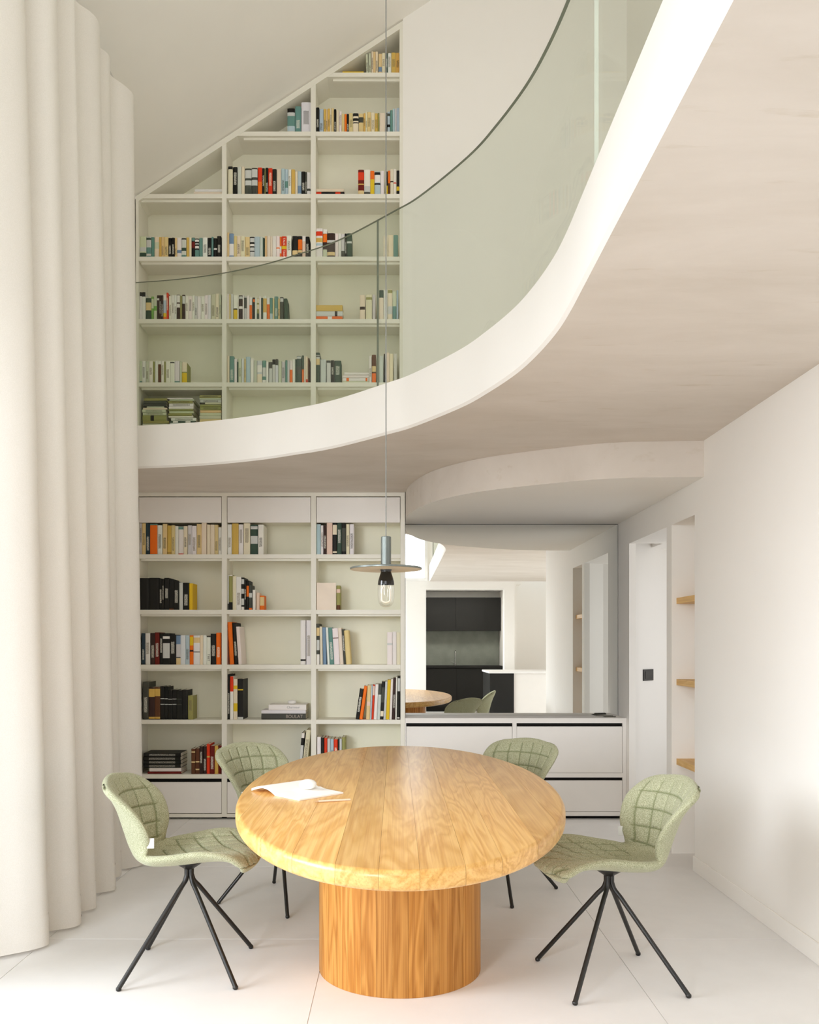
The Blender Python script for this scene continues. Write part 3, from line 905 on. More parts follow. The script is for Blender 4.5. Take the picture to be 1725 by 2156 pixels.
 ('U', 5, 2, 655, 730, s8, [(65, 162, 110, 'F', ('b', [(.8, .92, 'L'), (.6, .8, 'T'), (.86, .9, 'G')])), (176, 275, 235, 'L'), (290, 366, 255, 'L', ('b', [(.9, 1, 'G')])), (370, 432, 250, 'K', 't'), (436, 558, 255, 'F', 't'),
   ('f', 620, 1076, 450, 494, 'W'), ('f', 585, 1076, 496, 544, 'W'), ('f', 590, 1074, 546, 612, 'W', ('b', [(.14, .24, 'O'), (.88, .95, 'O')])), ('f', 590, 1078, 614, 653, 'P'), (1082, 1130, 170, 'W'), (1135, 1210, 150, 'N', ('b', [(0, .35, 'O'), (.4, .6, 'T')])), (1270, 1346, 170, 'L', 'n'), (1355, 1380, 130, 'K'), (1405, 1460, 105, 'C', 'n'), (1463, 1530, 130, 'C', 'n'), (1546, 1602, 130, 'L', 'n')]),
 ('U', 6, 0, 285, 815, s9, [('f', 165, 600, 190, 236, 'V'), ('f', 150, 590, 238, 290, 'G'), ('f', 145, 590, 292, 342, 'G'), ('f', 215, 540, 344, 372, 'P'), ('f', 145, 605, 374, 408, 'C'), ('f', 130, 580, 410, 462, 'P', 't'), ('f', 140, 590, 464, 514, 'P', 't'), ('f', 130, 590, 516, 622, 'V', ('b', [(.34, .48, 'K')])), ('f', 140, 640, 624, 672, 'V'), ('f', 130, 600, 674, 830, 'P'), ('f', 135, 600, 832, 970, 'C'), ('f', 135, 600, 972, 1105, 'V'),
   ('f', 610, 1090, 148, 170, 'W'), ('f', 650, 1120, 172, 204, 'P'), ('f', 630, 1095, 206, 256, 'V', 't'), ('f', 645, 1110, 258, 320, 'W', 't'), ('f', 640, 1110, 322, 366, 'W'), ('f', 640, 1105, 380, 412, 'V'), ('f', 645, 1110, 414, 460, 'P'), ('f', 630, 1080, 475, 522, 'V'), ('f', 630, 1100, 528, 558, 'W'), ('f', 680, 1160, 560, 626, 'W', 't'), ('f', 670, 1150, 630, 662, 'F', ('b', [(.1, .3, 'W'), (.6, .8, 'W')])), ('f', 660, 1150, 664, 830, 'L'), ('f', 660, 1140, 832, 970, 'P'), ('f', 660, 1140, 972, 1105, 'C'),
   ('f', 1225, 1640, 125, 176, 'V', 't'), ('f', 1225, 1640, 178, 208, 'P'), ('f', 1235, 1640, 210, 266, 'L', 't'), ('f', 1230, 1640, 270, 302, 'P', ('b', [(0, .25, 'K')])), ('f', 1235, 1640, 306, 350, 'V'), ('f', 1235, 1640, 352, 414, 'V', 't'), ('f', 1235, 1640, 416, 464, 'T'), ('f', 1235, 1640, 466, 526, 'P'), ('f', 1230, 1640, 530, 590, 'P'), ('f', 1230, 1640, 592, 830, 'T'), ('f', 1230, 1640, 832, 970, 'P'), ('f', 1230, 1640, 972, 1105, 'C')]),
 ('L', 0, 0, 285, 1085, s9, [(72, 121, 150, 'L', 't'), (125, 196, 150, 'T', 't'), (200, 276, 155, 'J', 't'), (280, 418, 165, 'E', ('b', [(.02, .96, 'O')])), (421, 512, 190, 'W'), (520, 602, 165, 'T'), (605, 684, 195, 'M', ('b', [(.05, .07, 'N')])), (687, 756, 190, 'T', 't'), (760, 817, 205, 'W', 'n'), (822, 916, 215, 'W', ('b', [(0, .04, 'R'), (.9, .99, 'E')])), (922, 991, 205, 'C', 't'), (998, 1076, 190, 'L'), (1080, 1165, 200, 'W'), (1170, 1262, 165, 'T'), (1265, 1358, 145, 'C'), (1368, 1427, 180, 'C'), (1430, 1510, 178, 'C', 'n'), (1513, 1580, 180, 'T', 't'), (1586, 1650, 228, 'W')]),
 ('L', 0, 1, 470, 1085, s9, [(85, 159, 175, 'W'), (168, 290, 155, 'M'), (293, 379, 175, 'W', 't'), (390, 513, 150, 'C', 't'), (523, 657, 180, 'F', ('b', [(.36, .62, 'L'), (.85, .95, 'L')])), (665, 768, 178, 'W')]),
 ('L', 0, 2, 655, 1085, s8, [(96, 178, 165, 'B', 'n'), (182, 229, 188, 'W'), (233, 290, 180, 'X', 't'), (293, 397, 125, 'Q', 'n'), (403, 482, 130, 'K', ('b', [(.62, .92, 'C'), (.05, .1, 'C')])), (486, 569, 130, 'F', 't'), (573, 650, 150, 'K', ('b', [(.1, .85, 'G')])), (655, 714, 165, 'C'), (722, 795, 165, 'W')]),
 ('L', 1, 0, 285, 1205, s9, [(84, 254, 110, 'K', 'n'), (262, 450, 105, 'K', 'n'), (453, 509, 120, 'K', 't'), (512, 545, 125, 'K', 't'), (548, 642, 105, 'K', 't'), (645, 728, 130, 'K', ('b', [(.02, .03, 'O')])), (732, 833, 175, 'K'), (837, 905, 195, 'L', 'n'), (908, 1022, 200, 'K', 't'), (1026, 1090, 210, 'Y', 'n')]),
 ('L', 1, 1, 470, 1200, s9, [(65, 106, 105, 'L', ('b', [(0, .18, 'G')])), (108, 176, 95, 'V', ('b', [(0, .22, 'K'), (.97, 1, 'W')])), (179, 244, 120, 'C', 'n'), (246, 341, 130, 'W', 't'), (344, 400, 145, 'K', ('b', [(0, .1, 'W'), (.15, .35, 'L'), (.5, .65, 'L'), (.8, .95, 'L')])), (403, 440, 190, 'K', 't'), (442, 489, 200, 'K', ('b', [(.45, .82, 'O')])), (491, 549, 290, 'G', ('b', [(0, .08, 'O'), (.5, .68, 'L')])), (558, 616, 380, 'W', 'n'), (632, 692, 435, 'Q', 'n'), (698, 782, 490, 'O', ('b', [(.3, .9, 'T')]))]),
 ('L', 1, 2, 655, 1200, s8, [(102, 160, 235, 'C', 'n'), (472, 545, 290, 'V', ('b', [(.7, .85, 'Q'), (0, .2, 'N')]))]),
 ('L', 2, 0, 285, 1320, s9, [(118, 183, 120, 'J'), (186, 276, 118, 'W'), (285, 370, 115, 'X'), (372, 457, 105, 'D', 't'), (460, 520, 120, 'K', 't'), (523, 655, 120, 'K', ('b', [(.82, .9, 'W'), (.2, .68, 'L')])), (658, 771, 150, 'K', 't'), (778, 861, 165, 'L', ('b', [(0, .22, 'T'), (.23, .26, 'K'), (.7, 1, 'S')])), (863, 952, 160, 'U', 'n'), (955, 1032, 160, 'B', 't'), (1036, 1106, 160, 'O', ('b', [(.44, .5, 'X'), (.65, .95, 'Y')])), (1110, 1232, 165, 'W', ('b', [(.42, .45, 'G'), (.75, .93, 'T')])), (1235, 1290, 160, 'C', 'n'), (1293, 1360, 160, 'W', 'n'), (1363, 1435, 180, 'W', ('b', [(.97, 1, 'K')])), (1439, 1542, 130, 'K', 't'), (1546, 1632, 110, 'O', 't')]),
 ('L', 2, 1, 470, 1295, s9, [(126, 205, 135, 'O', ('l', -41), 'n'), (216, 284, 150, 'K', ('l', -46), 't'), (292, 356, 225, 'W', ('l', -47), 'n'), (1478, 1575, 100, 'W', ('b', [(.08, .12, 'K')])), (1589, 1680, 100, 'W', 't')]),
 ('L', 2, 2, 655, 1295, s8, [(96, 158, 160, 'G', ('b', [(0, .25, 'W'), (.35, .6, 'L'), (.7, .9, 'T')])), (172, 220, 215, 'C', ('l', -11), 'n'), (228, 290, 230, 'S', ('l', -18), 'n'), (306, 350, 232, 'W', ('l', -33), 'n'), (354, 430, 235, 'E', ('l', -36), 't'), (434, 538, 250, 'W', ('l', -39), ('b', [(.72, .74, 'N')])), (541, 609, 240, 'C', ('l', -41), 'n'), (613, 652, 265, 'G', ('l', -43), 't'), (656, 744, 290, 'T', ('l', -45), 'n'), (1420, 1516, 320, 'W', ('b', [(.6, .66, 'L')])), (1520, 1594, 310, 'W', 'n'), (1598, 1668, 325, 'C', 'n')]),
 ('L', 3, 0, 285, 1425, s9, [(138, 246, 100, 'G', 't'), (252, 365, 200, 'X', ('b', [(.02, .08, 'M'), (.7, .95, 'M')])), (367, 470, 200, 'N', ('b', [(.02, .08, 'M'), (.72, .95, 'M')])), (475, 552, 185, 'K', ('b', [(.62, .64, 'L'), (.45, .47, 'L')])), (555, 617, 190, 'K', ('b', [(.62, .64, 'L'), (.45, .47, 'L')])), (622, 700, 255, 'K', ('b', [(.68, .7, 'L'), (.5, .52, 'L')])), (703, 782, 250, 'K', ('b', [(.68, .7, 'L'), (.5, .52, 'L')])), (786, 885, 255, 'K', ('b', [(.68, .7, 'G'), (.5, .52, 'G')])), (889, 996, 250, 'K', 'n'), (1005, 1098, 360, 'V', 't')]),
 ('L', 3, 1, 470, 1410, s9, [(82, 126, 90, 'K', 't'), (129, 191, 130, 'W', ('b', [(.65, 1, 'R')])), (195, 270, 180, 'C', ('b', [(.2, .4, 'Y'), (.75, .84, 'Y')])), (274, 378, 180, 'K', ('b', [(0, .06, 'L'), (.72, .75, 'Y')])), ('f', 865, 1586, 668, 770, 'W'), ('f', 730, 1580, 772, 838, 'U'), ('f', 730, 1580, 840, 950, 'G')]),
 ('L', 3, 2, 655, 1410, s8, [(828, 898, 365, 'K', ('l', 81), 't'), (900, 958, 310, 'O', ('l', 91), 'n'), (1025, 1094, 295, 'T', ('l', 27), ('b', [(.4, .52, 'Q')])), (1097, 1126, 290, 'B', ('l', 27), 'n'), (1129, 1162, 285, 'R', ('l', 30), ('b', [(.7, .97, 'Q')])), (1166, 1226, 275, 'W', ('l', 33), 'n'), (1230, 1286, 270, 'L', ('l', 33), ('b', [(.7, 1, 'G')])), (1289, 1346, 225, 'K', ('l', 32), ('b', [(.08, .22, 'C'), (.45, .85, 'G')])), (1350, 1394, 220, 'L', ('l', 34), 'n'), (1397, 1456, 190, 'Y', ('l', 32), 'n'), (1460, 1506, 180, 'W', ('l', 29), 'n'), (1510, 1562, 150, 'X', ('l', 26), 't'), (1570, 1598, 130, 'W', ('l', 13), 'n'), (1604, 1652, 120, 'K', ('l', 14), ('b', [(.02, .05, 'W'), (.65, .95, 'L')]))]),
 ('L', 4, 0, 285, 1545, s9, [('f', 155, 868, 372, 440, 'K', 't'), ('f', 150, 866, 442, 512, 'K', 't'), ('f', 152, 868, 514, 584, 'K', 't'), ('f', 155, 866, 586, 654, 'K', 't'), ('f', 262, 872, 656, 728, 'W'), ('f', 235, 880, 730, 770, 'D'), (1068, 1142, 290, 'N', ('b', [(.45, .5, 'T'), (.85, .9, 'T')])), (1147, 1222, 280, 'N', ('b', [(.45, .5, 'T'), (.15, .2, 'T')])), (1226, 1290, 240, 'X'), (1293, 1358, 240, 'X'), (1361, 1422, 200, 'R', ('b', [(.55, .6, 'M')])), (1425, 1510, 230, 'D', 't'), (1513, 1580, 230, 'M', 'n'), (1583, 1655, 225, 'D', 'n')]),
 ('L', 4, 1, 600, 1520, 6.9, [(192, 235, 165, 'K', ('l', 52), ('b', [(.88, 1, 'W'), (.2, .7, 'L')])), (238, 305, 125, 'C', ('l', 70), 't')]),
 ('L', 4, 2, 600, 1520, 6.9, [(466, 522, 220, 'W', 'n'), (526, 570, 230, 'K', 't'), (573, 613, 235, 'R', 't'), (617, 658, 245, 'L', 'n'), (662, 708, 250, 'B', 't'), (711, 766, 255, 'R', 't'), (769, 790, 250, 'K'), (793, 828, 250, 'L'), (832, 872, 225, 'V', 'n')]),
]

CASE_NAME = {'U': 'upper', 'L': 'lower'}
COL_NAME = ['curtain column', 'middle column', 'wall column']
YK = YB + .022                                    # plane of the spines
SIZE = lambda w: 'thin ' if w < .018 else ('thick ' if w > .036 else '')


def book_mesh(w, h, d, colour, bands, title, tcol):
    """standing book: x thickness, y depth (spine at y = 0), z height; returns verts, faces, per-face (colour, title rgba, uv flag)"""
    r = min(.004, w * .22)
    cols = [0, .22 * w, .78 * w, w]
    ycol = [r, 0, 0, r]
    cuts = {0.0, 1.0}
    for a, e, _c in bands:
        cuts |= {a, e}
    if title:
        cuts |= set(title)
    zr = sorted(c for c in cuts if 0 <= c <= 1)
    V, Fc, A = [], [], []
    for z in zr:
        for x, y in zip(cols, ycol):
            V.append((x, y, z * h))
    n = 4
    for k in range(len(zr) - 1):
        mid = (zr[k] + zr[k + 1]) / 2
        c = colour
        for a, e, bc in bands:
            if a <= mid <= e:
                c = bc
        for j in range(3):
            t = 0.0
            if title and j == 1 and title[0] <= mid <= title[1]:
                t = 1.0
            Fc.append((k * n + j, k * n + j + 1, (k + 1) * n + j + 1, (k + 1) * n + j))
            A.append((c, (*tcol, t)))
    base = len(V)
    c0, c1 = colour, colour
    page = lin((232, 224, 206))
    ci = min(.002, w * .15)
    V += [(0, d, 0), (w, d, 0), (w, d, h), (0, d, h), (ci, r + .004, h - .003), (w - ci, r + .004, h - .003), (w - ci, d, h - .003), (ci, d, h - .003)]
    top = (len(zr) - 1) * n
    B0, B1, B2, B3, P0, P1, P2, P3 = range(base, base + 8)
    zero = (*tcol, 0.0)
    left = [k * n for k in range(len(zr))]
    right = [k * n + 3 for k in range(len(zr))]
    Fc.append([B0] + left + [B3]); A.append((c0, zero))
    Fc.append([B1, B2] + right[::-1]); A.append((c1, zero))
    Fc.append([0, B0, B1, 3, 2, 1]); A.append((c0, zero))
    Fc.append([P0, P1, P2, P3]); A.append((page, zero))
    Fc.append([top, P0, P3, B3]); A.append((c0, zero))
    Fc.append([top + 3, B2, P2, P1]); A.append((c0, zero))
    Fc.append([top, top + 1, top + 2, top + 3, P1, P0]); A.append((c0, zero))
    Fc.append([B0, B3, P3, P2, B2, B1]); A.append((page, zero))
    return V, Fc, A


def write_book(me, V, Fc, A, w):
    me.from_pydata(V, [], Fc)
    me.materials.append(M['book'])
    bc = me.attributes.new('bcol', 'FLOAT_COLOR', 'CORNER')
    ti = me.attributes.new('tit', 'FLOAT_COLOR', 'CORNER')
    uv = me.uv_layers.new(name='spine')
    k = 0
    for p, (c, t) in zip(me.polygons, A):
        for li in p.loop_indices:
            bc.data[li].color = (*c[:3], 1)
            ti.data[li].color = t
            v = me.vertices[me.loops[li].vertex_index].co
            uv.data[li].uv = (v.x + (hash(me.name) % 97), v.z)


ALL = []
bid = 0
for case, row, colm, ox, oy, s, items in BAYS:
    shelf_z = fz(UROW[row]) if case == 'U' else fz(LROW[row])
    bx0, bx1 = [(fx(a), fx(b_)) for a, b_ in (COLX if case == 'U' else COLL)][colm]
    X = lambda zx: (ox + zx / s - VX) * YK / F_PX
    Z = lambda zy: EYE - (oy + zy / s - VY) * YK / F_PX
    standing = [it for it in items if it[0] != 'f']
    flats = [it for it in items if it[0] == 'f']
    rowname = f"{ORD[row]} shelf of {CASE_NAME[case]} bookcase, {COL_NAME[colm]}"
    prev = bx0
    for k, it in enumerate(standing):
        bid += 1
        x0, x1 = X(it[0]), X(it[1])
        lean, bands, title, plain_ = 0, [], None, False
        for e in it[4:]:
            if e == 't':
                title = True
            elif e == 'n':
                plain_ = True
            elif e[0] == 'l':
                lean = e[1]
            elif e[0] == 'b':
                bands = [(a, e_, lin(PAL[cc][0])) for a, e_, cc in e[1]]
        x0 = max(x0, prev + .0006)
        x1 = min(x1, bx1 - .0006)
        prev = x1
        h = max(.06, Z(it[2]) - shelf_z)
        if case == 'U' and row <= 2:
            zroof = fz(ROOFP(ox + it[0] / s)) - .06
            h = min(h, max(.06, zroof - shelf_z))
        ckey = it[3]
        if title is None and not plain_ and not bands:
            title = rnd.random() < .75
        tr_ = None
        if title:
            a = rnd.uniform(.12, .4)
            tr_ = (round(a, 3), round(min(.95, a + rnd.uniform(.3, .5)), 3))
        tcol = lin((222, 220, 208)) if ckey in DARK else (lin((120, 108, 84)) if ckey in 'WCTMPLBUQV' else lin((250, 236, 210)))
        if ckey in 'WCTMPLBUQV' and rnd.random() < .3:
            tcol = lin((64, 62, 56))
        d = min(DB - .035, max(.11, h * rnd.uniform(.66, .78)))
        cw = x1 - x0
        ang = 0.0
        piv = x0
        if lean:
            dx = lean / s * YK / F_PX
            ang = math.atan2(dx, h)
            h = h / math.cos(ang) if abs(ang) > .01 else h
            cw *= math.cos(ang) * .985
        colour = [v * rnd.uniform(.94, 1.04) for v in lin(PAL[ckey][0])]
        V, Fc, A = book_mesh(cw, h, d, colour, bands, tr_, tcol)
        if lean > 0:          # pivot on the other bottom corner
            V = [(x - cw, y, z) for x, y, z in V]
            piv = x1
        h_lab = SIZE(cw)
        label = f"{h_lab}{PAL[ckey][1]} book, {ORD[k]} from the curtain, {rowname}"
        mat = Matrix.Translation((piv, YK + rnd.uniform(0, .006), shelf_z + .0004)) @ Matrix.Rotation(ang, 4, 'Y')
        area_px = (it[1] - it[0]) * (0 if False else 1) / s * h * F_PX / YK
        ALL.append(dict(V=V, F=Fc, A=A, mat=mat, label=label, group=f"standing books, {rowname}", area=area_px, w=cw, key=(case, row, colm, 's', k)))
    # flat piles: work upwards from the shelf; each pile is a run of books that overlap in x
    piles = []
    for it in flats:
        for p in piles:
            if abs((p[0][1] + p[0][2]) / 2 - (it[1] + it[2]) / 2) < 200:
                p.append(it)
                break
        else:
            piles.append([it])
    for pi_, p in enumerate(piles):
        p.sort(key=lambda it: it[3])
        zcur = shelf_z + .0004
        zs = {}
        for it in reversed(p):
            t = (it[4] - it[3]) / s * YK / F_PX
            zs[id(it)] = (zcur, t)
            zcur += t + .0006
        ptot = len(p)
        for k, it in enumerate(p):
            bid += 1
            z0, t = zs[id(it)]
            x0, x1 = max(X(it[1]), bx0 + .001), min(X(it[2]), bx1 - .001)
            L = x1 - x0
            bands, title = [], None
            for e in it[6:]:
                if e == 't':
                    title = (.15, .85)
                elif e[0] == 'b':
                    bands = [(a, e_, lin(PAL[cc][0])) for a, e_, cc in e[1]]
            ckey = it[5]
            tcol = lin((170, 168, 158)) if ckey in DARK else lin((96, 88, 66))
            colour = [v * rnd.uniform(.94, 1.04) for v in lin(PAL[ckey][0])]
            d = min(DB - .04, L * .72 if L > .2 else L * 1.1)
            V, Fc, A = book_mesh(t, L, d, colour, bands, title, tcol)
            # lay it down: x' = z, z' = t - x
            V = [(z, y, t - x) for x, y, z in V]
            pos = 'only' if ptot == 1 else ('topmost' if k == 0 else ('lowest' if k == ptot - 1 else ORD[k]))
            pn = '' if len(piles) == 1 else [' first', ' second', ' third'][pi_]
            label = f"{PAL[ckey][1]} book {pos} in{pn} pile, {rowname}"
            mat = Matrix.Translation((x0, YK + rnd.uniform(0, .01), z0))
            ALL.append(dict(V=V, F=Fc, A=A, mat=mat, label=label, group=f"piled books, {rowname}", area=(it[2] - it[1]) * (it[4] - it[3]) / s / s * (.3 if row == 6 else 1), w=t, key=(case, row, colm, 'f', pi_, k)))

ALL.sort(key=lambda r: -r['area'])
KEEP = 300
BOOK = {}
for r in ALL[:KEEP]:
    me = bpy.data.meshes.new('book')
    write_book(me, r['V'], r['F'], r['A'], r['w'])
    o = bpy.data.objects.new('book', me)
    o.matrix_world = r['mat']
    COL.objects.link(o)
    tag(o, r['label'], 'book', r['group'])
    BOOK[r['key']] = (o, r)
V, Fc, A = [], [], []
for r in ALL[KEEP:]:
    off = len(V)
    V += [tuple(r['mat'] @ Vector(v)) for v in r['V']]
    Fc += [[off + i for i in f] for f in r['F']]
    A += r['A']
if V:
    me = bpy.data.meshes.new('slim_books')
    write_book(me, V, Fc, A, .02)
    o = bpy.data.objects.new('slim_books', me)
    COL.objects.link(o)
    o['kind'] = 'stuff'
    o['label'] = 'slim small books standing and piled between the larger ones on the shelves'


def lettering(text, key, size, frac, col, rot=True, dx=0.0):
    if key not in BOOK:
        return
    o, r = BOOK[key]
    c = bpy.data.curves.new('spine_lettering', 'FONT')
    c.body = text
    c.size = size
    c.align_x = 'CENTER'
    c.align_y = 'CENTER'
    c.extrude = .0003
    c.materials.append(plain('lettering_ink', col, .7))
    tmp = bpy.data.objects.new('tmp_text', c)
    COL.objects.link(tmp)
    bpy.context.view_layer.update()
    tm = bpy.data.meshes.new_from_object(tmp.evaluated_get(bpy.context.evaluated_depsgraph_get()))
    bpy.data.objects.remove(tmp)
    t = bpy.data.objects.new('spine_lettering', tm)
    COL.objects.link(t)
    t.parent = o
    mxx = max(v[0] for v in r['V']); mzz = max(v[2] for v in r['V'])
    if rot:
        t.location = (mxx / 2, -.0008, mzz * frac)
        t.rotation_euler = (math.pi / 2, math.pi / 2, 0)
    else:
        t.location = (mxx * frac, -.0008, mzz / 2 + dx)
        t.rotation_euler = (math.pi / 2, 0, 0)


lettering('TIBET', ('L', 2, 0, 's', 14), .022, .25, (40, 38, 34))
lettering('TALK', ('U', 3, 1, 's', 16), .024, .76, (250, 236, 220))
lettering('TALK', ('U', 3, 1, 's', 16), .024, .2, (250, 236, 220))
lettering('BOULAT', ('L', 3, 1, 'f', 0, 2), .034, .74, (172, 160, 148), False)
lettering('Charmeur', ('L', 3, 1, 'f', 0, 0), .024, .66, (150, 150, 150), False)

# book with a cover facing out on the second lower shelf, stone on the pile
fc = thing('book', 'cream book standing with its plain front cover facing out, second shelf of lower bookcase', 'book', (X(0), YB + .03, fz(LROW[1])))
fcx0, fcx1 = (655 + 112 / s8 - VX) * (YB + .02) / F_PX, (655 + 466 / s8 - VX) * (YB + .02) / F_PX
fch = (738 - 235) / s8 * (YB + .02) / F_PX
fc.location = (fcx0, YB + .02, fz(LROW[1]))
box_part('front_cover', plain('cream_cover', (238, 222, 204), .6), fc, fcx0, fcx1, YB + .012, YB + .0145, fz(LROW[1]) + .0004, fz(LROW[1]) + fch)
box_part('page_block', M['paper'], fc, fcx0 + .001, fcx1 - .002, YB + .0145, YB + .019, fz(LROW[1]) + .0004, fz(LROW[1]) + fch - .002)


def stone(name, loc, rx, ry, rz, rotz, label):
    bm = bmesh.new()
    bmesh.ops.create_icosphere(bm, subdivisions=4, radius=1)
    for v in bm.verts:
        k = 1 + .05 * math.sin(2 * v.co.x + 1) + .04 * math.cos(3 * v.co.y)
        v.co = Vector((v.co.x * rx * k, v.co.y * ry * k, v.co.z * rz))
    zmin = min(v.co.z for v in bm.verts)
    for v in bm.verts:
        v.co.z = max(v.co.z, zmin * .85) - zmin * .85
    me = bpy.data.meshes.new(name)
    bm.to_mesh(me); bm.free()
    for p in me.polygons:
        p.use_smooth = True
    me.materials.append(M['white'])
    o = bpy.data.objects.new(name, me)
    o.location = loc
    o.rotation_euler = (0, 0, rotz)
    COL.objects.link(o)
    return tag(o, label, 'stone')


pz = fz(LROW[3]) + .0004 + (950 - 668) / s9 * YK / F_PX + .001
stone('pebble', ((470 + 1315 / s9 - VX) * 6.6 / F_PX, 6.6, pz), .033, .026, .017, 0, 'smooth white pebble on top of the flat books in the lower bookcase')

# ------------------------------------------------------------------ dining table
TX, TY, TA, TB, TH, TT = .016, 3.53, .629, 1.366, .75, .056
tab = thing('dining_table', 'long oval honey oak dining table on a round drum base', 'table', (TX, TY, 0))


def slab_bm():
    bm = bmesh.new()
    prof = []
    R = .018
    for k in range(7):
        a = -math.pi / 2 + math.pi * k / 12
        prof.append((-R + R * math.cos(a), TH - TT + R + R * math.sin(a)))
    for k in range(7):
        a = math.pi * k / 12
        prof.append((-R + R * math.cos(a), TH - R + R * math.sin(a)))
    nseg = 144
    rings = []
    for i in range(nseg):
        t = 2 * math.pi * i / nseg
        nx, ny = math.cos(t) / TA, math.sin(t) / TB
        l = math.hypot(nx, ny)
        nx, ny = nx / l, ny / l
        px, py = TA * math.cos(t), TB * math.sin(t)
        rings.append([bm.verts.new((px + nx * d, py + ny * d, z)) for d, z in prof])
    m = len(prof)
    for i in range(nseg):
        j = (i + 1) % nseg
        for k in range(m - 1):
            bm.faces.new((rings[i][k], rings[j][k], rings[j][k + 1], rings[i][k + 1]))
    bm.faces.new([r[-1] for r in rings])
    bm.faces.new([r[0] for r in rings][::-1])
    return bm


full = slab_bm()
cuts = [-.63, -.535, -.415, -.30, -.175, -.06, .045, .165, .27, .395, .505, .63]
for i in range(len(cuts) - 1):
    bm = full.copy()
    for x, nrm in ((cuts[i] + .0003, (-1, 0, 0)), (cuts[i + 1] - .0003, (1, 0, 0))):
        if abs(x) > .6295:
            continue
        g = bm.verts[:] + bm.edges[:] + bm.faces[:]
        r = bmesh.ops.bisect_plane(bm, geom=g, plane_co=(x, 0, 0), plane_no=nrm, clear_outer=True)
        ed = [e for e in r['geom_cut'] if isinstance(e, bmesh.types.BMEdge)]
        bmesh.ops.holes_fill(bm, edges=ed)
    me = bpy.data.meshes.new('plank')
    bm.to_mesh(me); bm.free()
    for p in me.polygons:
        p.use_smooth = abs(p.normal.x) < .999 or True
    me.set_sharp_from_angle(angle=math.radians(30))
    me.materials.append(M['oak_y'])
    o = bpy.data.objects.new('plank', me)
    COL.objects.link(o)
    o.parent = tab
full.free()
# drum of staves
RB = .332
NS = 34
for i in range(NS):
    a0, a1 = 2 * math.pi * i / NS + .0012, 2 * math.pi * (i + 1) / NS - .0012
    b = MB()
    n = 5
    arc = [a0 + (a1 - a0) * k / (n - 1) for k in range(n)]
    poly = [(RB * math.cos(a), RB * math.sin(a)) for a in arc] + [((RB - .03) * math.cos(a), (RB - .03) * math.sin(a)) for a in arc[::-1]]
    b.prism(poly, .0005, TH - TT - .001)
    me_o = b.build('stave', M['oak_z'], None, smooth=30)
    me_o.parent = tab
b = MB(); b.lathe([(.29, .004), (.29, TH - TT - .002)], 0, 0, 40)
o = b.build('core', M['oak_z'], None)
o.parent = tab

# ------------------------------------------------------------------ things on the table
# open notebook
nb = thing('notebook', 'open blank white notebook lying on the oak table', 'notebook', (-.385, 3.325, TH))
nb.rotation_euler = (0, 0, math.radians(45))
# local x along the spine, local -y is the right-hand page


def page_block(side, lift):
    b = MB()
    nx, ny = 2, 14
    Lx = .215
    Wd = .15
    prof = []
    for j in range(ny + 1):
        t = j / ny
        hgt = .011 + lift * math.sin(math.pi * min(1, t * 1.0)) * (1 - .35 * t) if lift else .006 + .005 * math.exp(-((t - .08) / .12) ** 2) + .002 * (1 - t)
        prof.append((t * Wd, hgt))
    vs_, f = [], []
    for xx in (-Lx / 2, Lx / 2):
        for (y, z) in prof:
            vs_.append((xx, side * y, z))
        for (y, z) in prof:
            vs_.append((xx, side * y, max(.0006, z - .009) if lift else .0006))
    n = ny + 1
    for j in range(ny):
        f += [(j, j + 1, 2 * n + j + 1, 2 * n + j), (n + j, 3 * n + j, 3 * n + j + 1, n + j + 1), (j, n + j, n + j + 1, j + 1), (2 * n + j, 2 * n + j + 1, 3 * n + j + 1, 3 * n + j)]
    f += [(0, 2 * n, 3 * n, n), (n - 1, 2 * n - 1, 4 * n - 1, 3 * n - 1)]
    b.add(vs_, f)
    return b


o = page_block(-1, 0).build('page_block', M['paper'], None, smooth=40); o.parent = nb
o = page_block(1, .022).build('page_block', M['paper'], None, smooth=40); o.parent = nb
stone('pebble', (-.345, 3.335, TH + .013), .034, .024, .02, math.radians(20), 'smooth white egg shaped pebble resting on the open notebook')
pc = thing('pencil', 'slim pale wooden pencil lying beside the open notebook on the table', 'pencil', (-.245, 3.13, TH))
p0, p1 = Vector((-.298, 3.108, TH + .0042)), Vector((-.168, 3.148, TH + .0042))
b = MB(); b.tube([p0 + (p1 - p0) * .12, p1], .0038, 6); b.build('shaft', plain('pencil_wood', (226, 205, 184), .5), pc)
b = MB(); b.tube([p0, p0 + (p1 - p0) * .12], [.0006, .0038], 6); b.build('tip', plain('pencil_tip', (196, 164, 128), .6), pc)

# ------------------------------------------------------------------ chairs
SPX = [(0, .282), (.06, .268), (.14, .215), (.27, .10), (.42, -.06), (.52, -.145), (.585, -.195), (.64, -.222), (.72, -.244), (.85, -.275), (1, -.325)]
SPZ = [(0, .440), (.06, .466), (.14, .478), (.27, .468), (.42, .450), (.52, .450), (.585, .472), (.64, .515), (.72, .58), (.85, .685), (1, .797)]
WID = [(0, .135), (.025, .180), (.06, .208), (.12, .228), (.22, .236), (.36, .218), (.48, .186), (.56, .163), (.62, .152), (.68, .162), (.76, .193), (.86, .226), (.92, .230), (.96, .222), (.985, .198), (1, .160)]
FXW = [(0, -.05), (.1, -.02), (.3, 0), (.45, .0), (.56, .045), (.64, .095), (.74, .125), (.86, .11), (.95, .07), (1, .03)]
FZW = [(0, -.012), (.08, .0), (.16, .03), (.28, .056), (.4, .052), (.52, .045), (.6, .03), (.7, .0), (.86, -.012), (1, -.03)]
NU, NV = 96, 220


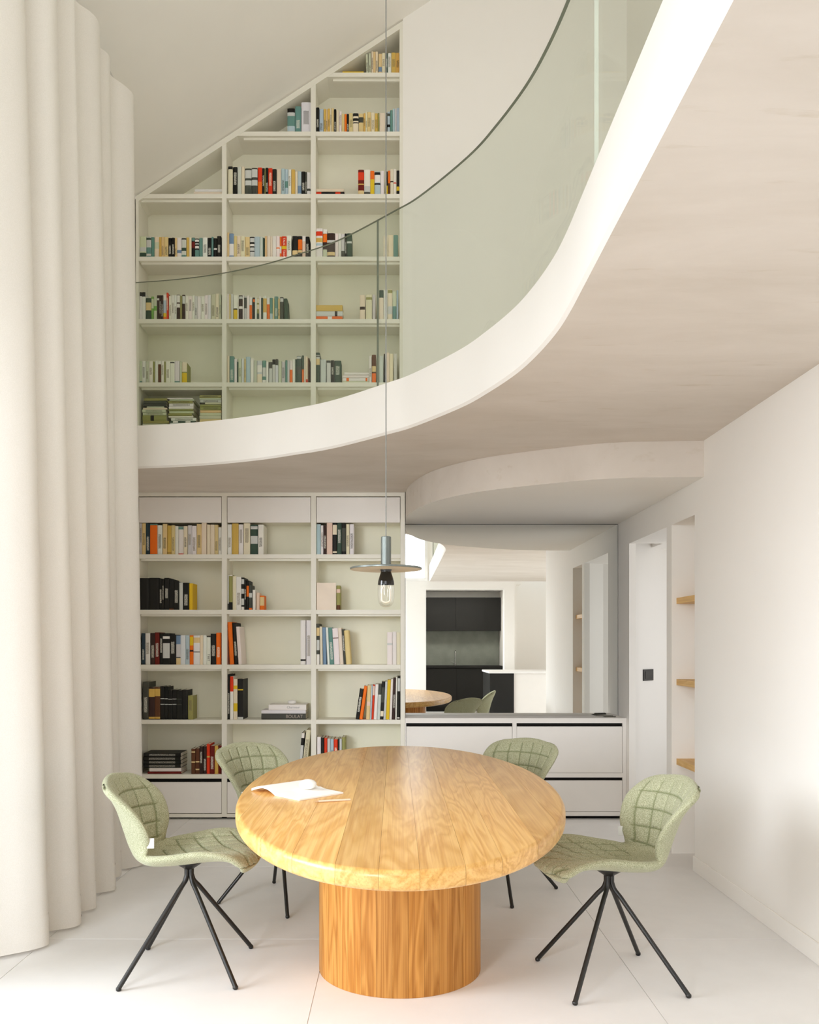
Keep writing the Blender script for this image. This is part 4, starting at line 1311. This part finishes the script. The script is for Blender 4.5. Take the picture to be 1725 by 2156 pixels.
def chair_pt(u, v):
    q = abs(u) ** 2.1
    w = spline(WID, v)
    return Vector((spline(SPX, v) + spline(FXW, v) * q, u * w, spline(SPZ, v) + spline(FZW, v) * q))


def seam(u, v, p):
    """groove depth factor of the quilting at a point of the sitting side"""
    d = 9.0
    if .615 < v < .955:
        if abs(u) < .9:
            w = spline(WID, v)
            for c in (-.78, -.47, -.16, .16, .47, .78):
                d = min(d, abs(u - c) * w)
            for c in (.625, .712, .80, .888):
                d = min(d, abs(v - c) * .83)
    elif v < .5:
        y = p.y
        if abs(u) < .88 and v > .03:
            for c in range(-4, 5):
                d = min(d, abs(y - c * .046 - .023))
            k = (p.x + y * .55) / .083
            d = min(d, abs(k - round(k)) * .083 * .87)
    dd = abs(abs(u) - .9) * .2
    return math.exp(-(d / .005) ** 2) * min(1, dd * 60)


SEAM = []


def chair_shell():
    us = [-1 + 2 * i / NU for i in range(NU + 1)]
    us = [math.copysign(1 - (1 - abs(u)) ** 1.25, u) for u in us]
    vs2 = [j / NV for j in range(NV + 1)]
    vs2 = [v + (.012 * math.sin(2 * math.pi * v)) * 0 for v in vs2]
    F_, B_ = [], []
    T = .017
    for v in vs2:
        for u in us:
            p = chair_pt(u, v)
            e = 1e-3
            du = chair_pt(min(1, u + e), v) - chair_pt(max(-1, u - e), v)
            dv = chair_pt(u, min(1, v + e)) - chair_pt(u, max(0, v - e))
            nrm = du.cross(dv).normalized()
            if nrm.z * (1 - v) + nrm.x * v < 0:
                nrm = -nrm
            k = math.sqrt(max(0, 1 - abs(u) ** 14)) * math.sqrt(max(0, 1 - abs(2 * v - 1) ** 30))
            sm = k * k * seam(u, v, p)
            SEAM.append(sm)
            F_.append(p + nrm * (T * k * 1.05 - .0085 * sm))
            B_.append(p - nrm * T * k)
    n = NU + 1
    f = [(j * n + i, j * n + i + 1, (j + 1) * n + i + 1, (j + 1) * n + i) for j in range(NV) for i in range(NU)]
    a = MB(); a.add(F_, f)
    c = MB(); c.add(B_, [q[::-1] for q in f])
    return a, c


shA, shB = chair_shell()


def make_chair(label, loc, face, legrot):
    t = thing('dining_chair', label, 'chair', (loc[0], loc[1], 0), face, 'dining chairs around the oval table')
    o = shB.build('seat_shell', M['felt'], None, smooth='all', fix=False); o.parent = t
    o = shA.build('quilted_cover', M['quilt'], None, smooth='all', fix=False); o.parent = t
    at_ = o.data.attributes.new('groove_shade', 'FLOAT', 'POINT')
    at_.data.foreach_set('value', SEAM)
    b = MB(); b.lathe([(.012, .405), (.05, .43), (.06, .438), (.06, .442)], 0, 0, 24)
    o = b.build('mounting_plate', M['black'], None, smooth=40); o.parent = t
    for sx_, sy_ in ((1, 1), (1, -1), (-1, 1), (-1, -1)):
        b = MB()
        top = Vector((.0085 * sx_, .0085 * sy_, .438))
        k1 = Vector((.0085 * sx_, .0085 * sy_, .385))
        k2 = Vector((.016 * sx_, .016 * sy_, .358))
        k3 = Vector((.034 * sx_, .034 * sy_, .330))
        end = Vector((.222 * sx_, .222 * sy_, .0095))
        pts = [top, top.lerp(k1, .6)] + catmull([k1, k2, k3], 5)
        pts += [k3.lerp(end, .5), end, end + (end - k3).normalized() * .0001]
        b.tube(pts, .0092, 14)
        o = b.build('leg', M['black'], None, smooth=50)
        o.parent = t
        o.rotation_euler = (0, 0, legrot)
        b = MB(); b.lathe([(.0, 0.0), (.007, .0), (.0105, .004), (.0105, .012), (.006, .0165), (0, .018)], end.x, end.y, 14, caps=False)
        f_ = b.build('foot_cap', M['black'], None, smooth=50); f_.parent = o
    # woven tag on the right-hand edge of the waist
    p = chair_pt(-.97, .675)
    b = MB(); b.box(p.x - .002, p.x + .026, p.y - .0015, p.y + .0015, p.z - .02, p.z + .02, 0, .0008)
    o = b.build('woven_tag', M['tagw'], None); o.parent = t
    return t


make_chair('sage quilted chair beside the ivory curtain, facing the oval table', (-.847, 3.50), math.radians(2), 0)
c2 = make_chair('sage quilted chair pulled out near the white wall, its far edge of seat under the table', (.846, 3.395), math.radians(188.4), 0)
c2['label'] = 'sage quilted chair beside the white wall, its seat edge under the table'
make_chair('sage quilted chair in front of the lower bookcase, behind the oval table', (-.602, 4.45), math.radians(-38), math.radians(7))
make_chair('sage quilted chair in front of the white sideboard, behind the oval table', (.557, 4.617), math.radians(230), 0)

# ------------------------------------------------------------------ pendant lamp
LX, LY = at(813, 0, 3.5).x, 3.5
zl = lambda py: EYE - (py - VY) * LY / F_PX
lamp = thing('pendant_lamp', 'grey disc pendant lamp with a clear bulb hanging over the table', 'lamp', (LX, LY, zl(1278)))
b = MB(); b.tube([(LX, LY, zl(1131)), (LX, LY, roof(LX) - .02)], .0024, 8); b.build('cord', plain('grey_cord', (132, 132, 128), .6), lamp, smooth=60)
b = MB(); b.lathe([(.05, roof(LX) - .03), (.05, roof(LX) + .02)], LX, LY, 24); b.build('ceiling_rose', M['lampgrey'], lamp, smooth=40)
b = MB(); b.lathe([(.0, zl(1129.6)), (.019, zl(1130)), (.0207, zl(1131)), (.0207, zl(1192)), (.0, zl(1192.2))], LX, LY, 40, caps=False); b.build('socket_tube', M['lampgrey'], lamp, smooth=40)
dz = zl(1197)
b = MB(); b.lathe([(.0, dz + .006), (.144, dz + .004), (.1475, dz + .002), (.1475, dz - .003), (.146, dz - .0045)], LX, LY, 96, 0, False)
b.lathe([(.146, dz - .0045), (.0, dz - .0045)], LX, LY, 96, 1, False)
b.build('disc_shade', [M['lampgrey'], M['lampunder']], lamp, smooth=30)
bk = [(.0, zl(1197)), (.027, zl(1197.5)), (.021, zl(1203)), (.022, zl(1206)), (.028, zl(1215)), (.0325, zl(1224)), (.0338, zl(1231))]
b = MB(); b.lathe(bk, LX, LY, 40, 0, False); b.build('bulb_holder', plain('gloss_black_bulb_coat', (18, 17, 14), .08, spec=.6), lamp, smooth=60)
bgp = [(.0338, zl(1231)), (.034, zl(1240)), (.0338, zl(1252)), (.0325, zl(1262)), (.029, zl(1270)), (.023, zl(1275)), (.013, zl(1278)), (0, zl(1279))]
b = MB(); b.lathe(bgp, LX, LY, 40, 0, False); b.build('bulb_glass', M['bulbglass'], lamp, smooth=60)
loop = []
for k in range(21):
    a = math.pi * k / 20
    loop.append((LX - .017 * math.cos(a), LY, zl(1262) - .012 * math.sin(a)))
loop = [(LX - .008, LY, zl(1232)), (LX - .017, LY, zl(1242))] + loop + [(LX + .017, LY, zl(1242)), (LX + .008, LY, zl(1232))]
b = MB(); b.tube(loop, .0035, 8); b.build('reflection_loop', plain('pale_reflection', (236, 226, 208), .4), lamp, smooth=60)  # pale tube modelled in place of a reflection in the bulb glass

# ------------------------------------------------------------------ right wall: switch, niche shelves; small things
sw = at(1360, 1421, 6.648)
swt = thing('light_switch', 'square black light switch on the white splayed wall', 'switch', sw)
dirv = Vector((.86, .96, 0)).normalized()
sw_n = Vector((dirv.y, -dirv.x, 0))
sw_c = Vector((XR + .04, YO1 + .03, 0)) + dirv * ((sw.y - YO1 - .03) / dirv.y)
swt.location = (sw_c.x, sw_c.y, sw.z)
swt.rotation_euler = (0, 0, math.atan2(dirv.y, dirv.x))
b = MB(); b.box(-.098, .075, -.008, 0, -.044, .044, 0, .002); o = b.build('plate', M['black'], None); o.parent = swt
b = MB(); b.box(-.07, .047, -.0105, -.008, -.03, .03, 0, .001); o = b.build('rocker', M['black'], None); o.parent = swt

for py, word in ((1259, 'top'), (1430, 'middle'), (1597, 'lowest')):
    zt = EYE - (py - VY) * YN1 / F_PX
    t = thing('niche_shelf', f'{word} of the three oak shelves in the white wall niche', 'shelf', (XR + .1, 5.2, zt), 0, 'oak shelves in the wall niche')
    box_part('board', M['oak_s'], t, XR + .03, XR + .2, YN0 + .001, YN1 - .001, zt - .038, zt, .001)

# two slim pens on the sideboard by the mirror corner
pm = plain('dark_pen_barrel', (92, 88, 74), .4)
for (xa, ya, xb, yb), word in (((1264, 6.70, 1301, 6.64), 'nearer the mirror'), ((1276, 6.60, 1303, 6.585), 'nearer the drawers')):
    pa, pb = Vector((fx(xa), ya, zc + .0045)), Vector((fx(xb), yb, zc + .0045))
    pen = thing('pen', f'slim dark pen on the sideboard by the mirror corner, the one {word}', 'pen', (pa + pb) / 2, 0, 'pens on the sideboard')
    b = MB(); b.tube([pa + (pb - pa) * .1, pb], .0042, 10); b.build('barrel', pm, pen, smooth=50)
    b = MB(); b.tube([pa, pa + (pb - pa) * .1], [.0008, .004], 10); b.build('tip', M['steel'], pen, smooth=50)

ds = at(166, 1931, 4.16)
b = MB(); b.lathe([(0, 0), (.014, 0), (.016, .008), (.013, .022), (0, .026)], -1.545, 4.155, 20, caps=False)
tag(b.build('door_stop', M['black'], smooth=50), 'small black door stop on the floor at the foot of the curtain', 'door stop')

# ------------------------------------------------------------------ kitchen behind the camera, seen in the mirror
kb = thing('kitchen_base_unit', 'long black kitchen base unit with sink, reflected in the mirror', 'cabinet', (1.0, -3.9, 0))
for i, x in enumerate((-.58, .02, .62, 1.22)):
    box_part('door', M['kblack'], kb, x + .002, x + .598, -3.7, -3.68, .1, .87)
box_part('carcass', M['kblack'], kb, -.58, 2.14, -4.27, -3.7, .1, .88)
box_part('plinth', M['kblack'], kb, -.58, 2.14, -4.25, -3.75, 0, .1)
box_part('worktop', M['kblack'], kb, -.59, 2.14, -4.27, -3.66, .88, .92)
ku = thing('kitchen_wall_unit', 'long black kitchen wall unit above the grey splashback, reflected in the mirror', 'cabinet', (1.0, -4.1, 1.63))
for x in (-.58, .02, .62, 1.22):
    box_part('door', M['kblack'], ku, x + .002, x + .598, -3.97, -3.95, 1.63, 2.31)
box_part('carcass', M['kblack'], ku, -.58, 2.14, -4.27, -3.97, 1.63, 2.31)
b = MB(); b.box(-.58, 2.14, -4.275, -4.26, .9205, 1.6295)
tag(b.build('splashback', M['kstone']), 'grey stone splashback between the black kitchen units, in the mirror', 'splashback')
tp = thing('kitchen_tap', 'slim steel kitchen tap in front of the grey splashback, in the mirror', 'tap', (1.21, -3.98, .92))
b = MB(); b.lathe([(.024, .92), (.024, .97), (.012, .975)], 1.21, -3.98, 20); b.build('body', M['steel'], tp, smooth=40)
b = MB(); b.tube([(1.21, -3.98, .95), (1.21, -3.98, 1.17)] + [(1.21, -3.98 + .05 - .05 * math.cos(a * math.pi / 8), 1.17 + .05 * math.sin(a * math.pi / 8)) for a in range(1, 9)] + [(1.21, -3.88, 1.1)], .011, 12); b.build('spout', M['steel'], tp, smooth=50)
b = MB(); b.tube([(1.20, -3.98, .965), (1.13, -3.97, 1.0)], .006, 8); b.build('lever', M['steel'], tp, smooth=50)
kp = thing('kitchen_island', 'black kitchen island with a white worktop, reflected in the mirror', 'island', (2.1, -1.2, 0))
IX0 = 1.56
box_part('worktop', M['white'], kp, IX0 - .015, 2.95, -1.85, -.68, .865, .895)
box_part('end_panel', M['kblack'], kp, IX0, IX0 + .02, -1.83, -.7, 0, .865)
box_part('front_panel', M['kblack'], kp, IX0 + .02, IX0 + .40, -.72, -.7, 0, .865)
box_part('carcass', M['front'], kp, IX0 + .02, 2.93, -1.83, -.72, 0, .865)
